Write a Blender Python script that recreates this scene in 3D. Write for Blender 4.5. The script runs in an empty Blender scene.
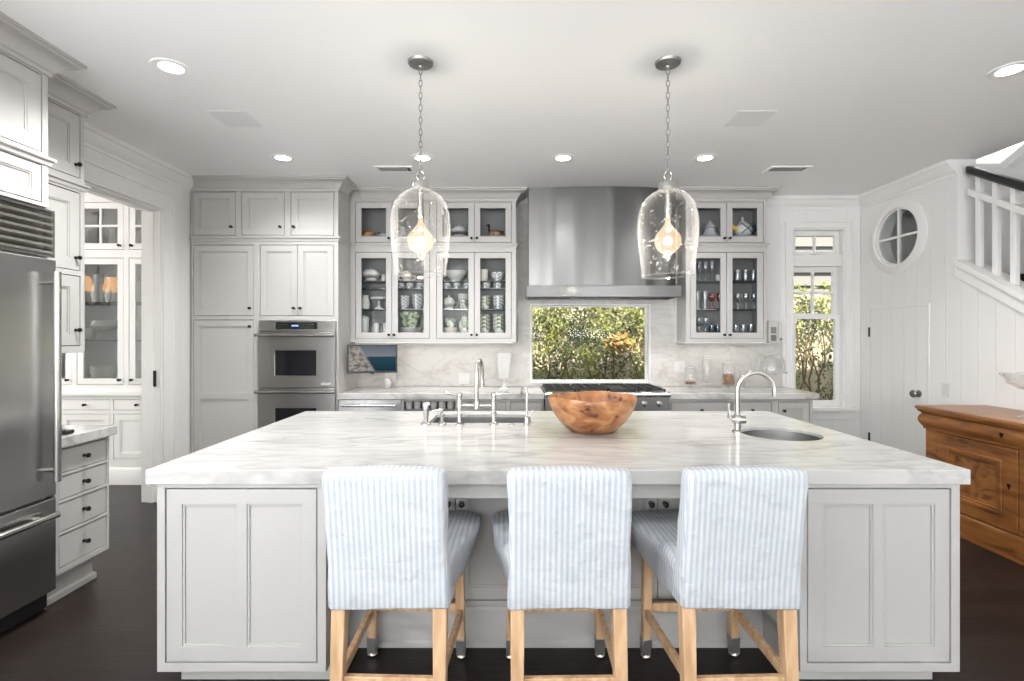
import bpy, bmesh, math, random
from mathutils import Vector, Matrix
random.seed(7)
PI = math.pi
S = bpy.context.scene
COL = S.collection

# ------------------------------------------------------------------ camera
cd = bpy.data.cameras.new('camera'); cam = bpy.data.objects.new('camera', cd); COL.objects.link(cam)
cam.location = (0, 0, 1.463); cam.rotation_euler = (PI/2, 0, 0)
cd.sensor_width = 36; cd.lens = 18.0; cd.shift_x = 2/1024; cd.shift_y = -4.5/1024
cd.clip_start = 0.05
S.camera = cam
# ------------------------------------------------------------------ world, sun, window light, exposure
w = bpy.data.worlds.new('World'); S.world = w; w.use_nodes = True
bg = w.node_tree.nodes['Background']; bg.inputs[0].default_value = (0.80, 0.90, 1.0, 1); bg.inputs[1].default_value = 1.5
def sun(rot, e, ang):
    l = bpy.data.lights.new('sun', 'SUN'); l.energy = e; l.angle = ang; l.color = (1, .95, .84)
    o = bpy.data.objects.new('sun', l); o.rotation_euler = rot; COL.objects.link(o)
sun((math.radians(37), 0, math.radians(-14)), 9.0, math.radians(1.0))
def area(name, loc, rot, sx, sy, e, col=(1, 1, 1)):
    l = bpy.data.lights.new(name, 'AREA'); l.shape = 'RECTANGLE'; l.size = sx; l.size_y = sy; l.energy = e; l.color = col
    o = bpy.data.objects.new(name, l); o.location = loc; o.rotation_euler = rot; COL.objects.link(o); return o
R90 = PI/2
area('daylight_rear_left_window', (-2.1, -5.85, 1.55), (R90+.75, 0, 0), 1.7, 2.3, 135, (1, 1, 1))
area('rear_window_uplight', (0.3, -5.85, 1.55), (R90+1.45, 0, 0), 1.7, 2.3, 120, (1, 1, 1))  # added lamp by an unseen window, turned almost straight up to brighten the ceiling
area('rear_right_window_uplight', (2.7, -5.85, 1.55), (R90+1.45, 0, 0), 1.5, 2.3, 180, (1, 1, 1))  # likewise an added uplight out of view, lifting the ceiling on the right
area('daylight_left_window', (-3.02, -0.75, 1.55), (0, -R90-.8, 0), 2.2, 2.6, 115, (1, 1, 1))
area('daylight_right_window', (3.74, 0.4, 1.65), (0, R90, 0), 1.5, 1.9, 14, (1, 1, 1))
area('daylight_pantry', (-6.3, 3.9, 1.7), (0, -R90, 0), 1.5, 1.6, 38, (1, .98, .95))
area('daylight_stair_skylight', (4.60, 4.90, 3.36), (math.radians(-25), 0, 0), .5, .3, .8)
VS = S.view_settings
S.display_settings.display_device = 'sRGB'
VS.view_transform = 'Standard'; VS.look = 'None'; VS.gamma = 1; VS.use_curve_mapping = False; VS.exposure = 0.8
S.cycles.caustics_reflective = False; S.cycles.caustics_refractive = False
S.cycles.max_bounces = 12; S.cycles.diffuse_bounces = 5; S.cycles.glossy_bounces = 5; S.cycles.transparent_max_bounces = 24
S.cycles.sample_clamp_indirect = 6; S.cycles.use_denoising = True

# ------------------------------------------------------------------ materials
def nt(m): m.use_nodes = True; return m.node_tree.nodes, m.node_tree.links
def mat(name, col, rough=.5, metal=0, spec=.5, bump=None, emit=None, coat=0, bstr=.1, stretch=None):
    m = bpy.data.materials.new(name); n, l = nt(m); b = n['Principled BSDF']
    b.inputs['Base Color'].default_value = (*col, 1); b.inputs['Roughness'].default_value = rough
    b.inputs['Metallic'].default_value = metal; b.inputs['Specular IOR Level'].default_value = spec
    b.inputs['Coat Weight'].default_value = coat
    if emit:
        b.inputs['Emission Color'].default_value = (*emit[0], 1); b.inputs['Emission Strength'].default_value = emit[1]
    if bump:
        tc = n.new('ShaderNodeTexCoord'); mp = n.new('ShaderNodeMapping'); nz = n.new('ShaderNodeTexNoise'); bp = n.new('ShaderNodeBump')
        nz.inputs['Scale'].default_value = bump; nz.inputs['Detail'].default_value = 3
        if stretch: mp.inputs['Scale'].default_value = stretch
        bp.inputs['Strength'].default_value = bstr; bp.inputs['Distance'].default_value = .02
        l.new(tc.outputs['Object'], mp.inputs[0]); l.new(mp.outputs[0], nz.inputs['Vector'])
        l.new(nz.outputs[0], bp.inputs['Height']); l.new(bp.outputs[0], b.inputs['Normal'])
    return m
def brushed(m, amount, rot=0):
    n, l = nt(m); b = n['Principled BSDF']; t = n.new('ShaderNodeTangent'); t.direction_type = 'RADIAL'; t.axis = 'Z'
    b.inputs['Anisotropic'].default_value = amount; b.inputs['Anisotropic Rotation'].default_value = rot; l.new(t.outputs[0], b.inputs['Tangent'])
def ramp(n, stops):
    r = n.new('ShaderNodeValToRGB'); e = r.color_ramp.elements
    while len(e) < len(stops): e.new(.5)
    for k, (p, c) in enumerate(stops): e[k].position = p; e[k].color = (*c, 1)
    return r
def noisemat(name, stops, scale=4, detail=6, dist=0, rough=.4, stretch=(1, 1, 1), rot=(0, 0, 0), metal=0, bstr=0, coat=0, spec=.5, ridge=False):
    m = bpy.data.materials.new(name); n, l = nt(m); b = n['Principled BSDF']
    b.inputs['Roughness'].default_value = rough; b.inputs['Metallic'].default_value = metal
    b.inputs['Coat Weight'].default_value = coat; b.inputs['Specular IOR Level'].default_value = spec
    tc = n.new('ShaderNodeTexCoord'); mp = n.new('ShaderNodeMapping'); nz = n.new('ShaderNodeTexNoise')
    mp.inputs['Scale'].default_value = stretch; mp.inputs['Rotation'].default_value = rot
    nz.inputs['Scale'].default_value = scale; nz.inputs['Detail'].default_value = detail; nz.inputs['Distortion'].default_value = dist
    l.new(tc.outputs['Object'], mp.inputs[0]); l.new(mp.outputs[0], nz.inputs['Vector'])
    r = ramp(n, stops); src = nz.outputs[0]
    if ridge:
        a = n.new('ShaderNodeMath'); a.operation = 'SUBTRACT'; a.inputs[1].default_value = .5
        c = n.new('ShaderNodeMath'); c.operation = 'ABSOLUTE'; l.new(src, a.inputs[0]); l.new(a.outputs[0], c.inputs[0]); src = c.outputs[0]
    l.new(src, r.inputs[0]); l.new(r.outputs[0], b.inputs['Base Color'])
    if bstr:
        bp = n.new('ShaderNodeBump'); bp.inputs['Strength'].default_value = bstr; bp.inputs['Distance'].default_value = .01
        l.new(nz.outputs[0], bp.inputs['Height']); l.new(bp.outputs[0], b.inputs['Normal'])
    return m
def marble(name, base, vein, rough, rot, stretch, scale=1.6):
    m = bpy.data.materials.new(name); n, l = nt(m); b = n['Principled BSDF']; b.inputs['Roughness'].default_value = rough
    tc = n.new('ShaderNodeTexCoord'); mp = n.new('ShaderNodeMapping'); mp.inputs['Rotation'].default_value = rot; mp.inputs['Scale'].default_value = stretch
    l.new(tc.outputs['Object'], mp.inputs[0])
    def ridge(sc, det, dis, w, amt):
        nz = n.new('ShaderNodeTexNoise'); nz.inputs['Scale'].default_value = sc; nz.inputs['Detail'].default_value = det; nz.inputs['Distortion'].default_value = dis
        l.new(mp.outputs[0], nz.inputs['Vector'])
        a = n.new('ShaderNodeMath'); a.operation = 'SUBTRACT'; a.inputs[1].default_value = .5; l.new(nz.outputs[0], a.inputs[0])
        c = n.new('ShaderNodeMath'); c.operation = 'ABSOLUTE'; l.new(a.outputs[0], c.inputs[0])
        r = ramp(n, [(0, (amt,)*3), (w, (0, 0, 0))]); l.new(c.outputs[0], r.inputs[0]); return r.outputs[0]
    v1 = ridge(scale, 8, .8, .035, .75); v2 = ridge(scale*2.3, 6, .5, .05, .35)
    nz = n.new('ShaderNodeTexNoise'); nz.inputs['Scale'].default_value = scale*.8; nz.inputs['Detail'].default_value = 4; l.new(mp.outputs[0], nz.inputs['Vector'])
    r3 = ramp(n, [(.35, (0, 0, 0)), (.75, (.5,)*3)]); l.new(nz.outputs[0], r3.inputs[0])
    nm = n.new('ShaderNodeTexNoise'); nm.inputs['Scale'].default_value = scale*.6; l.new(mp.outputs[0], nm.inputs['Vector'])
    rm = ramp(n, [(.4, (0, 0, 0)), (.65, (1, 1, 1))]); l.new(nm.outputs[0], rm.inputs[0])
    mu = n.new('ShaderNodeMath'); mu.operation = 'MULTIPLY'; l.new(v1, mu.inputs[0]); l.new(rm.outputs[0], mu.inputs[1])
    ad = n.new('ShaderNodeMath'); ad.operation = 'ADD'; l.new(mu.outputs[0], ad.inputs[0]); l.new(v2, ad.inputs[1])
    ad2 = n.new('ShaderNodeMath'); ad2.operation = 'MULTIPLY_ADD'; l.new(r3.outputs[0], ad2.inputs[0]); ad2.inputs[1].default_value = .6; l.new(ad.outputs[0], ad2.inputs[2]); ad2.use_clamp = True
    mx = n.new('ShaderNodeMix'); mx.data_type = 'RGBA'; l.new(ad2.outputs[0], mx.inputs[0])
    mx.inputs[6].default_value = (*base, 1); mx.inputs[7].default_value = (*vein, 1); l.new(mx.outputs[2], b.inputs['Base Color'])
    return m
def boards(name, col, axis, width, rough=.45):
    """painted boarding: V-grooves cut every `width` along the axis (relief only)"""
    m = bpy.data.materials.new(name); n, l = nt(m); b = n['Principled BSDF']
    b.inputs['Base Color'].default_value = (*col, 1); b.inputs['Roughness'].default_value = rough
    tc = n.new('ShaderNodeTexCoord'); sp = n.new('ShaderNodeSeparateXYZ'); l.new(tc.outputs['Object'], sp.inputs[0])
    pp = n.new('ShaderNodeMath'); pp.operation = 'PINGPONG'; pp.inputs[1].default_value = width/2; l.new(sp.outputs[axis], pp.inputs[0])
    mr = n.new('ShaderNodeMapRange'); mr.inputs[1].default_value = 0; mr.inputs[2].default_value = .005; mr.inputs[3].default_value = 0; mr.inputs[4].default_value = 1
    l.new(pp.outputs[0], mr.inputs[0]); bp = n.new('ShaderNodeBump'); bp.inputs['Strength'].default_value = 1; bp.inputs['Distance'].default_value = .0025
    l.new(mr.outputs[0], bp.inputs['Height']); l.new(bp.outputs[0], b.inputs['Normal'])
    return m
def thin_glass(name, tint=(1, 1, 1), refl=.9, edge=.0, rough=0.0, seeds=0, face=.04, lit=None):
    m = bpy.data.materials.new(name); n, l = nt(m); n.remove(n['Principled BSDF']); out = n['Material Output']
    tr = n.new('ShaderNodeBsdfTransparent'); tr.inputs[0].default_value = (*tint, 1)
    gl = n.new('ShaderNodeBsdfGlossy'); gl.inputs['Roughness'].default_value = rough; gl.inputs['Color'].default_value = (refl, refl, refl, 1)
    lw = n.new('ShaderNodeLayerWeight'); lw.inputs[0].default_value = .5
    r = n.new('ShaderNodeMapRange'); r.inputs[3].default_value = face; r.inputs[4].default_value = .75
    p = n.new('ShaderNodeMath'); p.operation = 'POWER'; p.inputs[1].default_value = 4; l.new(lw.outputs['Facing'], p.inputs[0]); l.new(p.outputs[0], r.inputs[0])
    mx = n.new('ShaderNodeMixShader'); l.new(r.outputs[0], mx.inputs[0]); l.new(tr.outputs[0], mx.inputs[1]); l.new(gl.outputs[0], mx.inputs[2])
    last = mx
    if edge:
        d1 = n.new('ShaderNodeBsdfDiffuse'); d1.inputs[0].default_value = (.9, .9, .9, 1)
        d2 = n.new('ShaderNodeBsdfTranslucent'); d2.inputs[0].default_value = (.9, .9, .9, 1)
        df = n.new('ShaderNodeMixShader'); l.new(d1.outputs[0], df.inputs[1]); l.new(d2.outputs[0], df.inputs[2])
        p2 = n.new('ShaderNodeMath'); p2.operation = 'POWER'; p2.inputs[1].default_value = 2.2; l.new(lw.outputs['Facing'], p2.inputs[0])
        m3 = n.new('ShaderNodeMath'); m3.operation = 'MULTIPLY_ADD'; m3.inputs[1].default_value = edge; m3.inputs[2].default_value = .004 if seeds else .03; l.new(p2.outputs[0], m3.inputs[0])
        fac = m3
        if seeds:
            tc = n.new('ShaderNodeTexCoord'); vo = n.new('ShaderNodeTexVoronoi'); vo.inputs['Scale'].default_value = seeds
            l.new(tc.outputs['Object'], vo.inputs['Vector']); rr = ramp(n, [(.15, (.26,)*3), (.23, (0, 0, 0))]); l.new(vo.outputs['Distance'], rr.inputs[0])
            nz = n.new('ShaderNodeTexNoise'); nz.inputs['Scale'].default_value = 14; l.new(tc.outputs['Object'], nz.inputs['Vector'])
            rn = ramp(n, [(.44, (0, 0, 0)), (.50, (1, 1, 1))]); l.new(nz.outputs[0], rn.inputs[0])
            mm = n.new('ShaderNodeMath'); mm.operation = 'MULTIPLY'; l.new(rr.outputs[0], mm.inputs[0]); l.new(rn.outputs[0], mm.inputs[1])
            aa = n.new('ShaderNodeMath'); aa.operation = 'ADD'; aa.use_clamp = True; l.new(mm.outputs[0], aa.inputs[0]); l.new(m3.outputs[0], aa.inputs[1]); fac = aa
            bp = n.new('ShaderNodeBump'); bp.inputs['Strength'].default_value = .12; bp.inputs['Distance'].default_value = .01
            l.new(nz.outputs[0], bp.inputs['Height']); l.new(bp.outputs[0], gl.inputs['Normal'])
        m2 = n.new('ShaderNodeMixShader'); l.new(fac.outputs[0], m2.inputs[0]); l.new(last.outputs[0], m2.inputs[1]); l.new(df.outputs[0], m2.inputs[2]); last = m2
    if lit:
        em = n.new('ShaderNodeEmission'); em.inputs[0].default_value = (*lit[0], 1); em.inputs[1].default_value = lit[1]
        ads = n.new('ShaderNodeAddShader'); l.new(last.outputs[0], ads.inputs[0]); l.new(em.outputs[0], ads.inputs[1]); last = ads
    l.new(last.outputs[0], out.inputs[0]); return m
def glow(name, col, e):
    m = bpy.data.materials.new(name); n, l = nt(m); n.remove(n['Principled BSDF']); em = n.new('ShaderNodeEmission')
    em.inputs[0].default_value = (*col, 1); em.inputs[1].default_value = e; l.new(em.outputs[0], n['Material Output'].inputs[0]); return m
def stripes(name, white, blue, period):
    m = bpy.data.materials.new(name); n, l = nt(m); b = n['Principled BSDF']; b.inputs['Roughness'].default_value = .9
    b.inputs['Specular IOR Level'].default_value = .15
    uv = n.new('ShaderNodeUVMap'); uv.uv_map = 'UVMap'; sp = n.new('ShaderNodeSeparateXYZ'); l.new(uv.outputs[0], sp.inputs[0])
    pp = n.new('ShaderNodeMath'); pp.operation = 'PINGPONG'; pp.inputs[1].default_value = period/2; l.new(sp.outputs[0], pp.inputs[0])
    mr = n.new('ShaderNodeMapRange'); mr.inputs[1].default_value = period*.20; mr.inputs[2].default_value = period*.32; l.new(pp.outputs[0], mr.inputs[0])
    mx = n.new('ShaderNodeMix'); mx.data_type = 'RGBA'; mx.inputs[6].default_value = (*white, 1); mx.inputs[7].default_value = (*blue, 1)
    l.new(mr.outputs[0], mx.inputs[0]); l.new(mx.outputs[2], b.inputs['Base Color'])
    nz = n.new('ShaderNodeTexNoise'); nz.inputs['Scale'].default_value = 9; nz.inputs['Detail'].default_value = 5
    tc = n.new('ShaderNodeTexCoord'); l.new(tc.outputs['Object'], nz.inputs['Vector'])
    bp = n.new('ShaderNodeBump'); bp.inputs['Strength'].default_value = .6; bp.inputs['Distance'].default_value = .035
    l.new(nz.outputs[0], bp.inputs['Height']); l.new(bp.outputs[0], b.inputs['Normal'])
    return m
def plankmat():
    m = bpy.data.materials.new('dark stained oak planks'); n, l = nt(m); b = n['Principled BSDF']
    tc = n.new('ShaderNodeTexCoord'); br = n.new('ShaderNodeTexBrick'); br.inputs['Scale'].default_value = 1
    br.inputs['Brick Width'].default_value = 1.9; br.inputs['Row Height'].default_value = .14; br.inputs['Mortar Size'].default_value = .0018
    br.inputs['Color1'].default_value = (.013, .0092, .008, 1); br.inputs['Color2'].default_value = (.020, .0142, .0122, 1); br.inputs['Mortar'].default_value = (.005, .004, .003, 1)
    br.offset = .37; l.new(tc.outputs['Object'], br.inputs['Vector'])
    nz = n.new('ShaderNodeTexNoise'); nz.inputs['Scale'].default_value = 6; nz.inputs['Detail'].default_value = 6
    mp = n.new('ShaderNodeMapping'); mp.inputs['Scale'].default_value = (1, 14, 1); l.new(tc.outputs['Object'], mp.inputs[0]); l.new(mp.outputs[0], nz.inputs['Vector'])
    r = ramp(n, [(.3, (.7,)*3), (.7, (1.3,)*3)]); l.new(nz.outputs[0], r.inputs[0])
    mx = n.new('ShaderNodeMix'); mx.data_type = 'RGBA'; mx.blend_type = 'MULTIPLY'; mx.inputs[0].default_value = 1
    l.new(br.outputs[0], mx.inputs[6]); l.new(r.outputs[0], mx.inputs[7]); l.new(mx.outputs[2], b.inputs['Base Color'])
    b.inputs['Roughness'].default_value = .33; b.inputs['Specular IOR Level'].default_value = .22
    bp = n.new('ShaderNodeBump'); bp.inputs['Strength'].default_value = .25; bp.inputs['Distance'].default_value = .004
    l.new(nz.outputs[0], bp.inputs['Height']); l.new(bp.outputs[0], b.inputs['Normal']); return m
def screenmat():
    """a sailing picture on a screen: grey-blue sky, deep blue sea, pale sails and deck"""
    m = bpy.data.materials.new('television picture'); n, l = nt(m); n.remove(n['Principled BSDF'])
    tc = n.new('ShaderNodeTexCoord'); sp = n.new('ShaderNodeSeparateXYZ'); l.new(tc.outputs['Generated'], sp.inputs[0])
    nz = n.new('ShaderNodeTexNoise'); nz.inputs['Scale'].default_value = 11; nz.inputs['Detail'].default_value = 8; l.new(tc.outputs['Generated'], nz.inputs['Vector'])
    sky = ramp(n, [(0, (.012, .032, .05)), (.56, (.022, .06, .09)), (.60, (.20, .21, .225)), (1, (.11, .135, .17))]); l.new(sp.outputs[2], sky.inputs[0])
    # deck and rigging: rays fanned about a point on the left
    sx = n.new('ShaderNodeMath'); sx.operation = 'SUBTRACT'; sx.inputs[1].default_value = .34; l.new(sp.outputs[0], sx.inputs[0])
    sz = n.new('ShaderNodeMath'); sz.operation = 'SUBTRACT'; sz.inputs[1].default_value = .56; l.new(sp.outputs[2], sz.inputs[0])
    at = n.new('ShaderNodeMath'); at.operation = 'ARCTAN2'; l.new(sz.outputs[0], at.inputs[0]); l.new(sx.outputs[0], at.inputs[1])
    ml = n.new('ShaderNodeMath'); ml.operation = 'MULTIPLY_ADD'; ml.inputs[1].default_value = 1.7; l.new(at.outputs[0], ml.inputs[0]); l.new(nz.outputs[0], ml.inputs[2])
    pp = n.new('ShaderNodeMath'); pp.operation = 'PINGPONG'; pp.inputs[1].default_value = .5; l.new(ml.outputs[0], pp.inputs[0])
    dk = ramp(n, [(.1, (.05, .06, .09)), (.35, (.20, .17, .14)), (.6, (.38, .36, .33)), (.9, (.12, .10, .09))]); wv = n.new('ShaderNodeMath'); wv.operation = 'MULTIPLY_ADD'; wv.inputs[1].default_value = .35; l.new(pp.outputs[0], wv.inputs[0])
    n2 = n.new('ShaderNodeTexNoise'); n2.inputs['Scale'].default_value = 7; n2.inputs['Detail'].default_value = 5; l.new(tc.outputs['Generated'], n2.inputs['Vector'])
    n3 = n.new('ShaderNodeMath'); n3.operation = 'MULTIPLY_ADD'; n3.inputs[1].default_value = 1.6; n3.inputs[2].default_value = -.42; l.new(n2.outputs[0], n3.inputs[0]); l.new(n3.outputs[0], wv.inputs[2])
    l.new(wv.outputs[0], dk.inputs[0])
    mk = n.new('ShaderNodeMath'); mk.operation = 'MULTIPLY_ADD'; mk.inputs[1].default_value = .32; l.new(sp.outputs[2], mk.inputs[0]); l.new(sp.outputs[0], mk.inputs[2])
    mr = n.new('ShaderNodeMapRange'); mr.inputs[1].default_value = .50; mr.inputs[2].default_value = .58; mr.inputs[3].default_value = 1; mr.inputs[4].default_value = 0; l.new(mk.outputs[0], mr.inputs[0])
    mx = n.new('ShaderNodeMix'); mx.data_type = 'RGBA'; l.new(mr.outputs[0], mx.inputs[0]); l.new(sky.outputs[0], mx.inputs[6]); l.new(dk.outputs[0], mx.inputs[7])
    em = n.new('ShaderNodeEmission'); em.inputs[1].default_value = .6; l.new(mx.outputs[2], em.inputs[0]); l.new(em.outputs[0], n['Material Output'].inputs[0]); return m

GREY = (.475, .463, .45)  # same paint as the island, lightened to make up for weak light at the back
MT = dict(
    cab=mat('greige paint lifted for dim light', GREY, .38), island=mat('greige island paint', (.43, .422, .408), .4),
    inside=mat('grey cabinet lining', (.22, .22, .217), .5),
    white=mat('white trim paint', (.80, .79, .775), .38), purewhite=mat('bright white paint', (.88, .88, .87), .35),
    wall=mat('pale wall paint', (.78, .775, .76), .5), ceil=mat('white ceiling paint', (.92, .92, .915), .5, bump=3, bstr=.08),
    boardx=boards('white boarding seen face on', (.78, .775, .76), 0, .147), boardy=boards('white boarding on the side', (.78, .775, .76), 1, .155),
    marble=marble('white island marble', (.55, .543, .532), (.31, .30, .29), .13, (0, 0, .25), (.55, 2.2, 1), 1.5),
    splash=marble('cream backsplash marble', (.60, .59, .57), (.44, .41, .37), .5, (0, .7, 0), (.8, 1, 1.6), 1.8),
    steel=mat('brushed stainless steel', (.56, .56, .56), .27, 1, bump=30, bstr=.02, stretch=(1, 1, .02)),
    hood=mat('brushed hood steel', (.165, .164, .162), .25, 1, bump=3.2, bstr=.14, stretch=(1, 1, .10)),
    steelh=mat('fridge steel', (.50, .50, .50), .24, 1, bump=2.5, bstr=.06, stretch=(1, .10, 1)),
    steeld=mat('oven steel', (.42, .41, .40), .34, 1, bump=30, bstr=.02, stretch=(.02, 1, 1)),
    nickel=mat('satin nickel', (.50, .485, .46), .22, 1), iron=mat('blackened bronze', (.03, .027, .025), .35, .8),
    pewter=mat('aged pewter metal', (.30, .295, .285), .4, .9),
    black=mat('black enamel', (.012, .012, .013), .3), gloss=mat('black glass', (.01, .01, .012), .06), castiron=mat('cast iron', (.02, .02, .02), .6),
    floor=plankmat(), glass=thin_glass('clear pane glass', (.97, .98, .98), .9, face=.003), glassp=thin_glass('pantry door glass', (.95, .96, .96), .9, face=.07), inside2=mat('pale pantry lining', (.72, .72, .72), .5), gshelf=thin_glass('glass shelf', (.55, .62, .60), .6, face=.15),
    pend=thin_glass('seeded pendant glass', (.97, .97, .965), .9, edge=.16, seeds=38, rough=.05, face=.004),
    ware=thin_glass('clear drinking glass', (.90, .91, .92), .9, edge=.35, face=.08),
    warew=thin_glass('bright clear jar glass', (.97, .97, .97), .9, edge=.38, face=.03),
    wareb=thin_glass('blue drinking glass', (.35, .55, .68), .9, edge=.1, face=.08), warer=thin_glass('pink drinking glass', (.85, .50, .45), .9, edge=.15, face=.08),
    china=mat('white china', (.58, .572, .56), .25), cream=mat('cream china', (.72, .66, .58), .25), bisque=mat('grey white stoneware', (.62, .61, .59), .35),
    pattern=noisemat('blue grey sprigged china', [(.47, (.80, .79, .77)), (.53, (.32, .34, .36))], 45, 2, rough=.2),
    floral=noisemat('green flowered china', [(.40, (.16, .22, .11)), (.50, (.62, .62, .55)), (.62, (.82, .81, .78))], 30, 3, rough=.25),
    greenware=noisemat('green glazed ware', [(.40, (.12, .17, .09)), (.6, (.45, .50, .38))], 26, 3, rough=.25),
    brown=noisemat('brown glazed ware', [(.35, (.10, .05, .025)), (.6, (.42, .28, .16))], 22, 3, rough=.3),
    orange=noisemat('orange glazed ware', [(.35, (.28, .10, .03)), (.6, (.60, .32, .12))], 12, 3, rough=.25),
    lav=mat('lavender glazed china', (.52, .50, .56), .25), yellow=mat('yellow glaze', (.75, .48, .10), .25), navy=mat('navy glaze', (.04, .06, .12), .25),
    nuts=noisemat('brown shelled nuts', [(.35, (.10, .032, .008)), (.65, (.34, .14, .035))], 60, 3, rough=.6, bstr=.4),
    burl=noisemat('burl wood', [(.32, (.05, .018, .008)), (.38, (.26, .10, .038)), (.52, (.38, .165, .065)), (.70, (.52, .28, .13))], 10, 9, 1.0, .34, (1, 1, 1.5), bstr=.12, coat=.15),
    pine=noisemat('antique pine', [(.28, (.07, .024, .008)), (.45, (.21, .078, .02)), (.62, (.29, .115, .03)), (.8, (.37, .165, .05))], 3.0, 8, .7, .36, (1, 1, 6), bstr=.06),
    pinetop=noisemat('antique pine top', [(.3, (.17, .065, .02)), (.55, (.29, .125, .04)), (.8, (.38, .185, .07))], 3, 8, .7, .3, (6, .8, 1)),
    pinepanel=noisemat('antique burr pine panel', [(.30, (.10, .034, .01)), (.48, (.25, .098, .026)), (.65, (.33, .14, .04)), (.85, (.40, .19, .062))], 9, 8, 1.4, .34, (1, 1, 1.3)),
    ash=noisemat('limed ash wood', [(.3, (.42, .25, .13)), (.6, (.60, .40, .24)), (.8, (.68, .48, .30))], 9, 5, .2, .5, (4, 4, .5)),
    cloth=stripes('white and blue ticking', (.56, .56, .56), (.41, .455, .525), .0205),
    screen=screenmat(), led=glow('oven display digits', (.25, .35, 1), 3), lamp=glow('downlight lens', (1, .98, .95), 9), strip=glow('strip lamp diffuser', (1, .93, .80), 1.2),
    fil=glow('glowing filament', (1, .74, .46), 16), shade=glow('lit amber lampshade', (1, .52, .20), 3.2), sky=glow('skylight daylight', (.95, .98, 1), 1.0),
    plaster=mat('tan garden wall plaster', (.52, .45, .31), .9, bump=14, bstr=.3), siding=mat('cream clapboard paint', (.17, .158, .14), .7),
    bark=mat('vine bark', (.16, .09, .05), .9), ground=mat('garden soil', (.12, .10, .08), .95), outlet=mat('white outlet plastic', (.68, .67, .655), .4),
    speaker=mat('painted speaker cloth', (.80, .80, .795), .7), bulbglass=thin_glass('bulb glass with halo glow', (1, .96, .90), .8, face=.03, lit=((1, .70, .46), .24)),  # bulb glass emits faintly, standing in for the warm halo around the filament
)
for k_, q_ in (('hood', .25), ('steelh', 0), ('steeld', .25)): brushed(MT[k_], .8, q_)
def leafmat(name, a, b2):
    m = noisemat(name, [(.35, a), (.65, b2)], 3.5, 2, rough=.5); n, l = nt(m); b = n['Principled BSDF']; return m
MT['leaf'] = leafmat('vine leaves', (.018, .032, .008), (.20, .215, .035)); MT['leafb'] = leafmat('golden leaves', (.20, .12, .02), (.30, .20, .045))

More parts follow.
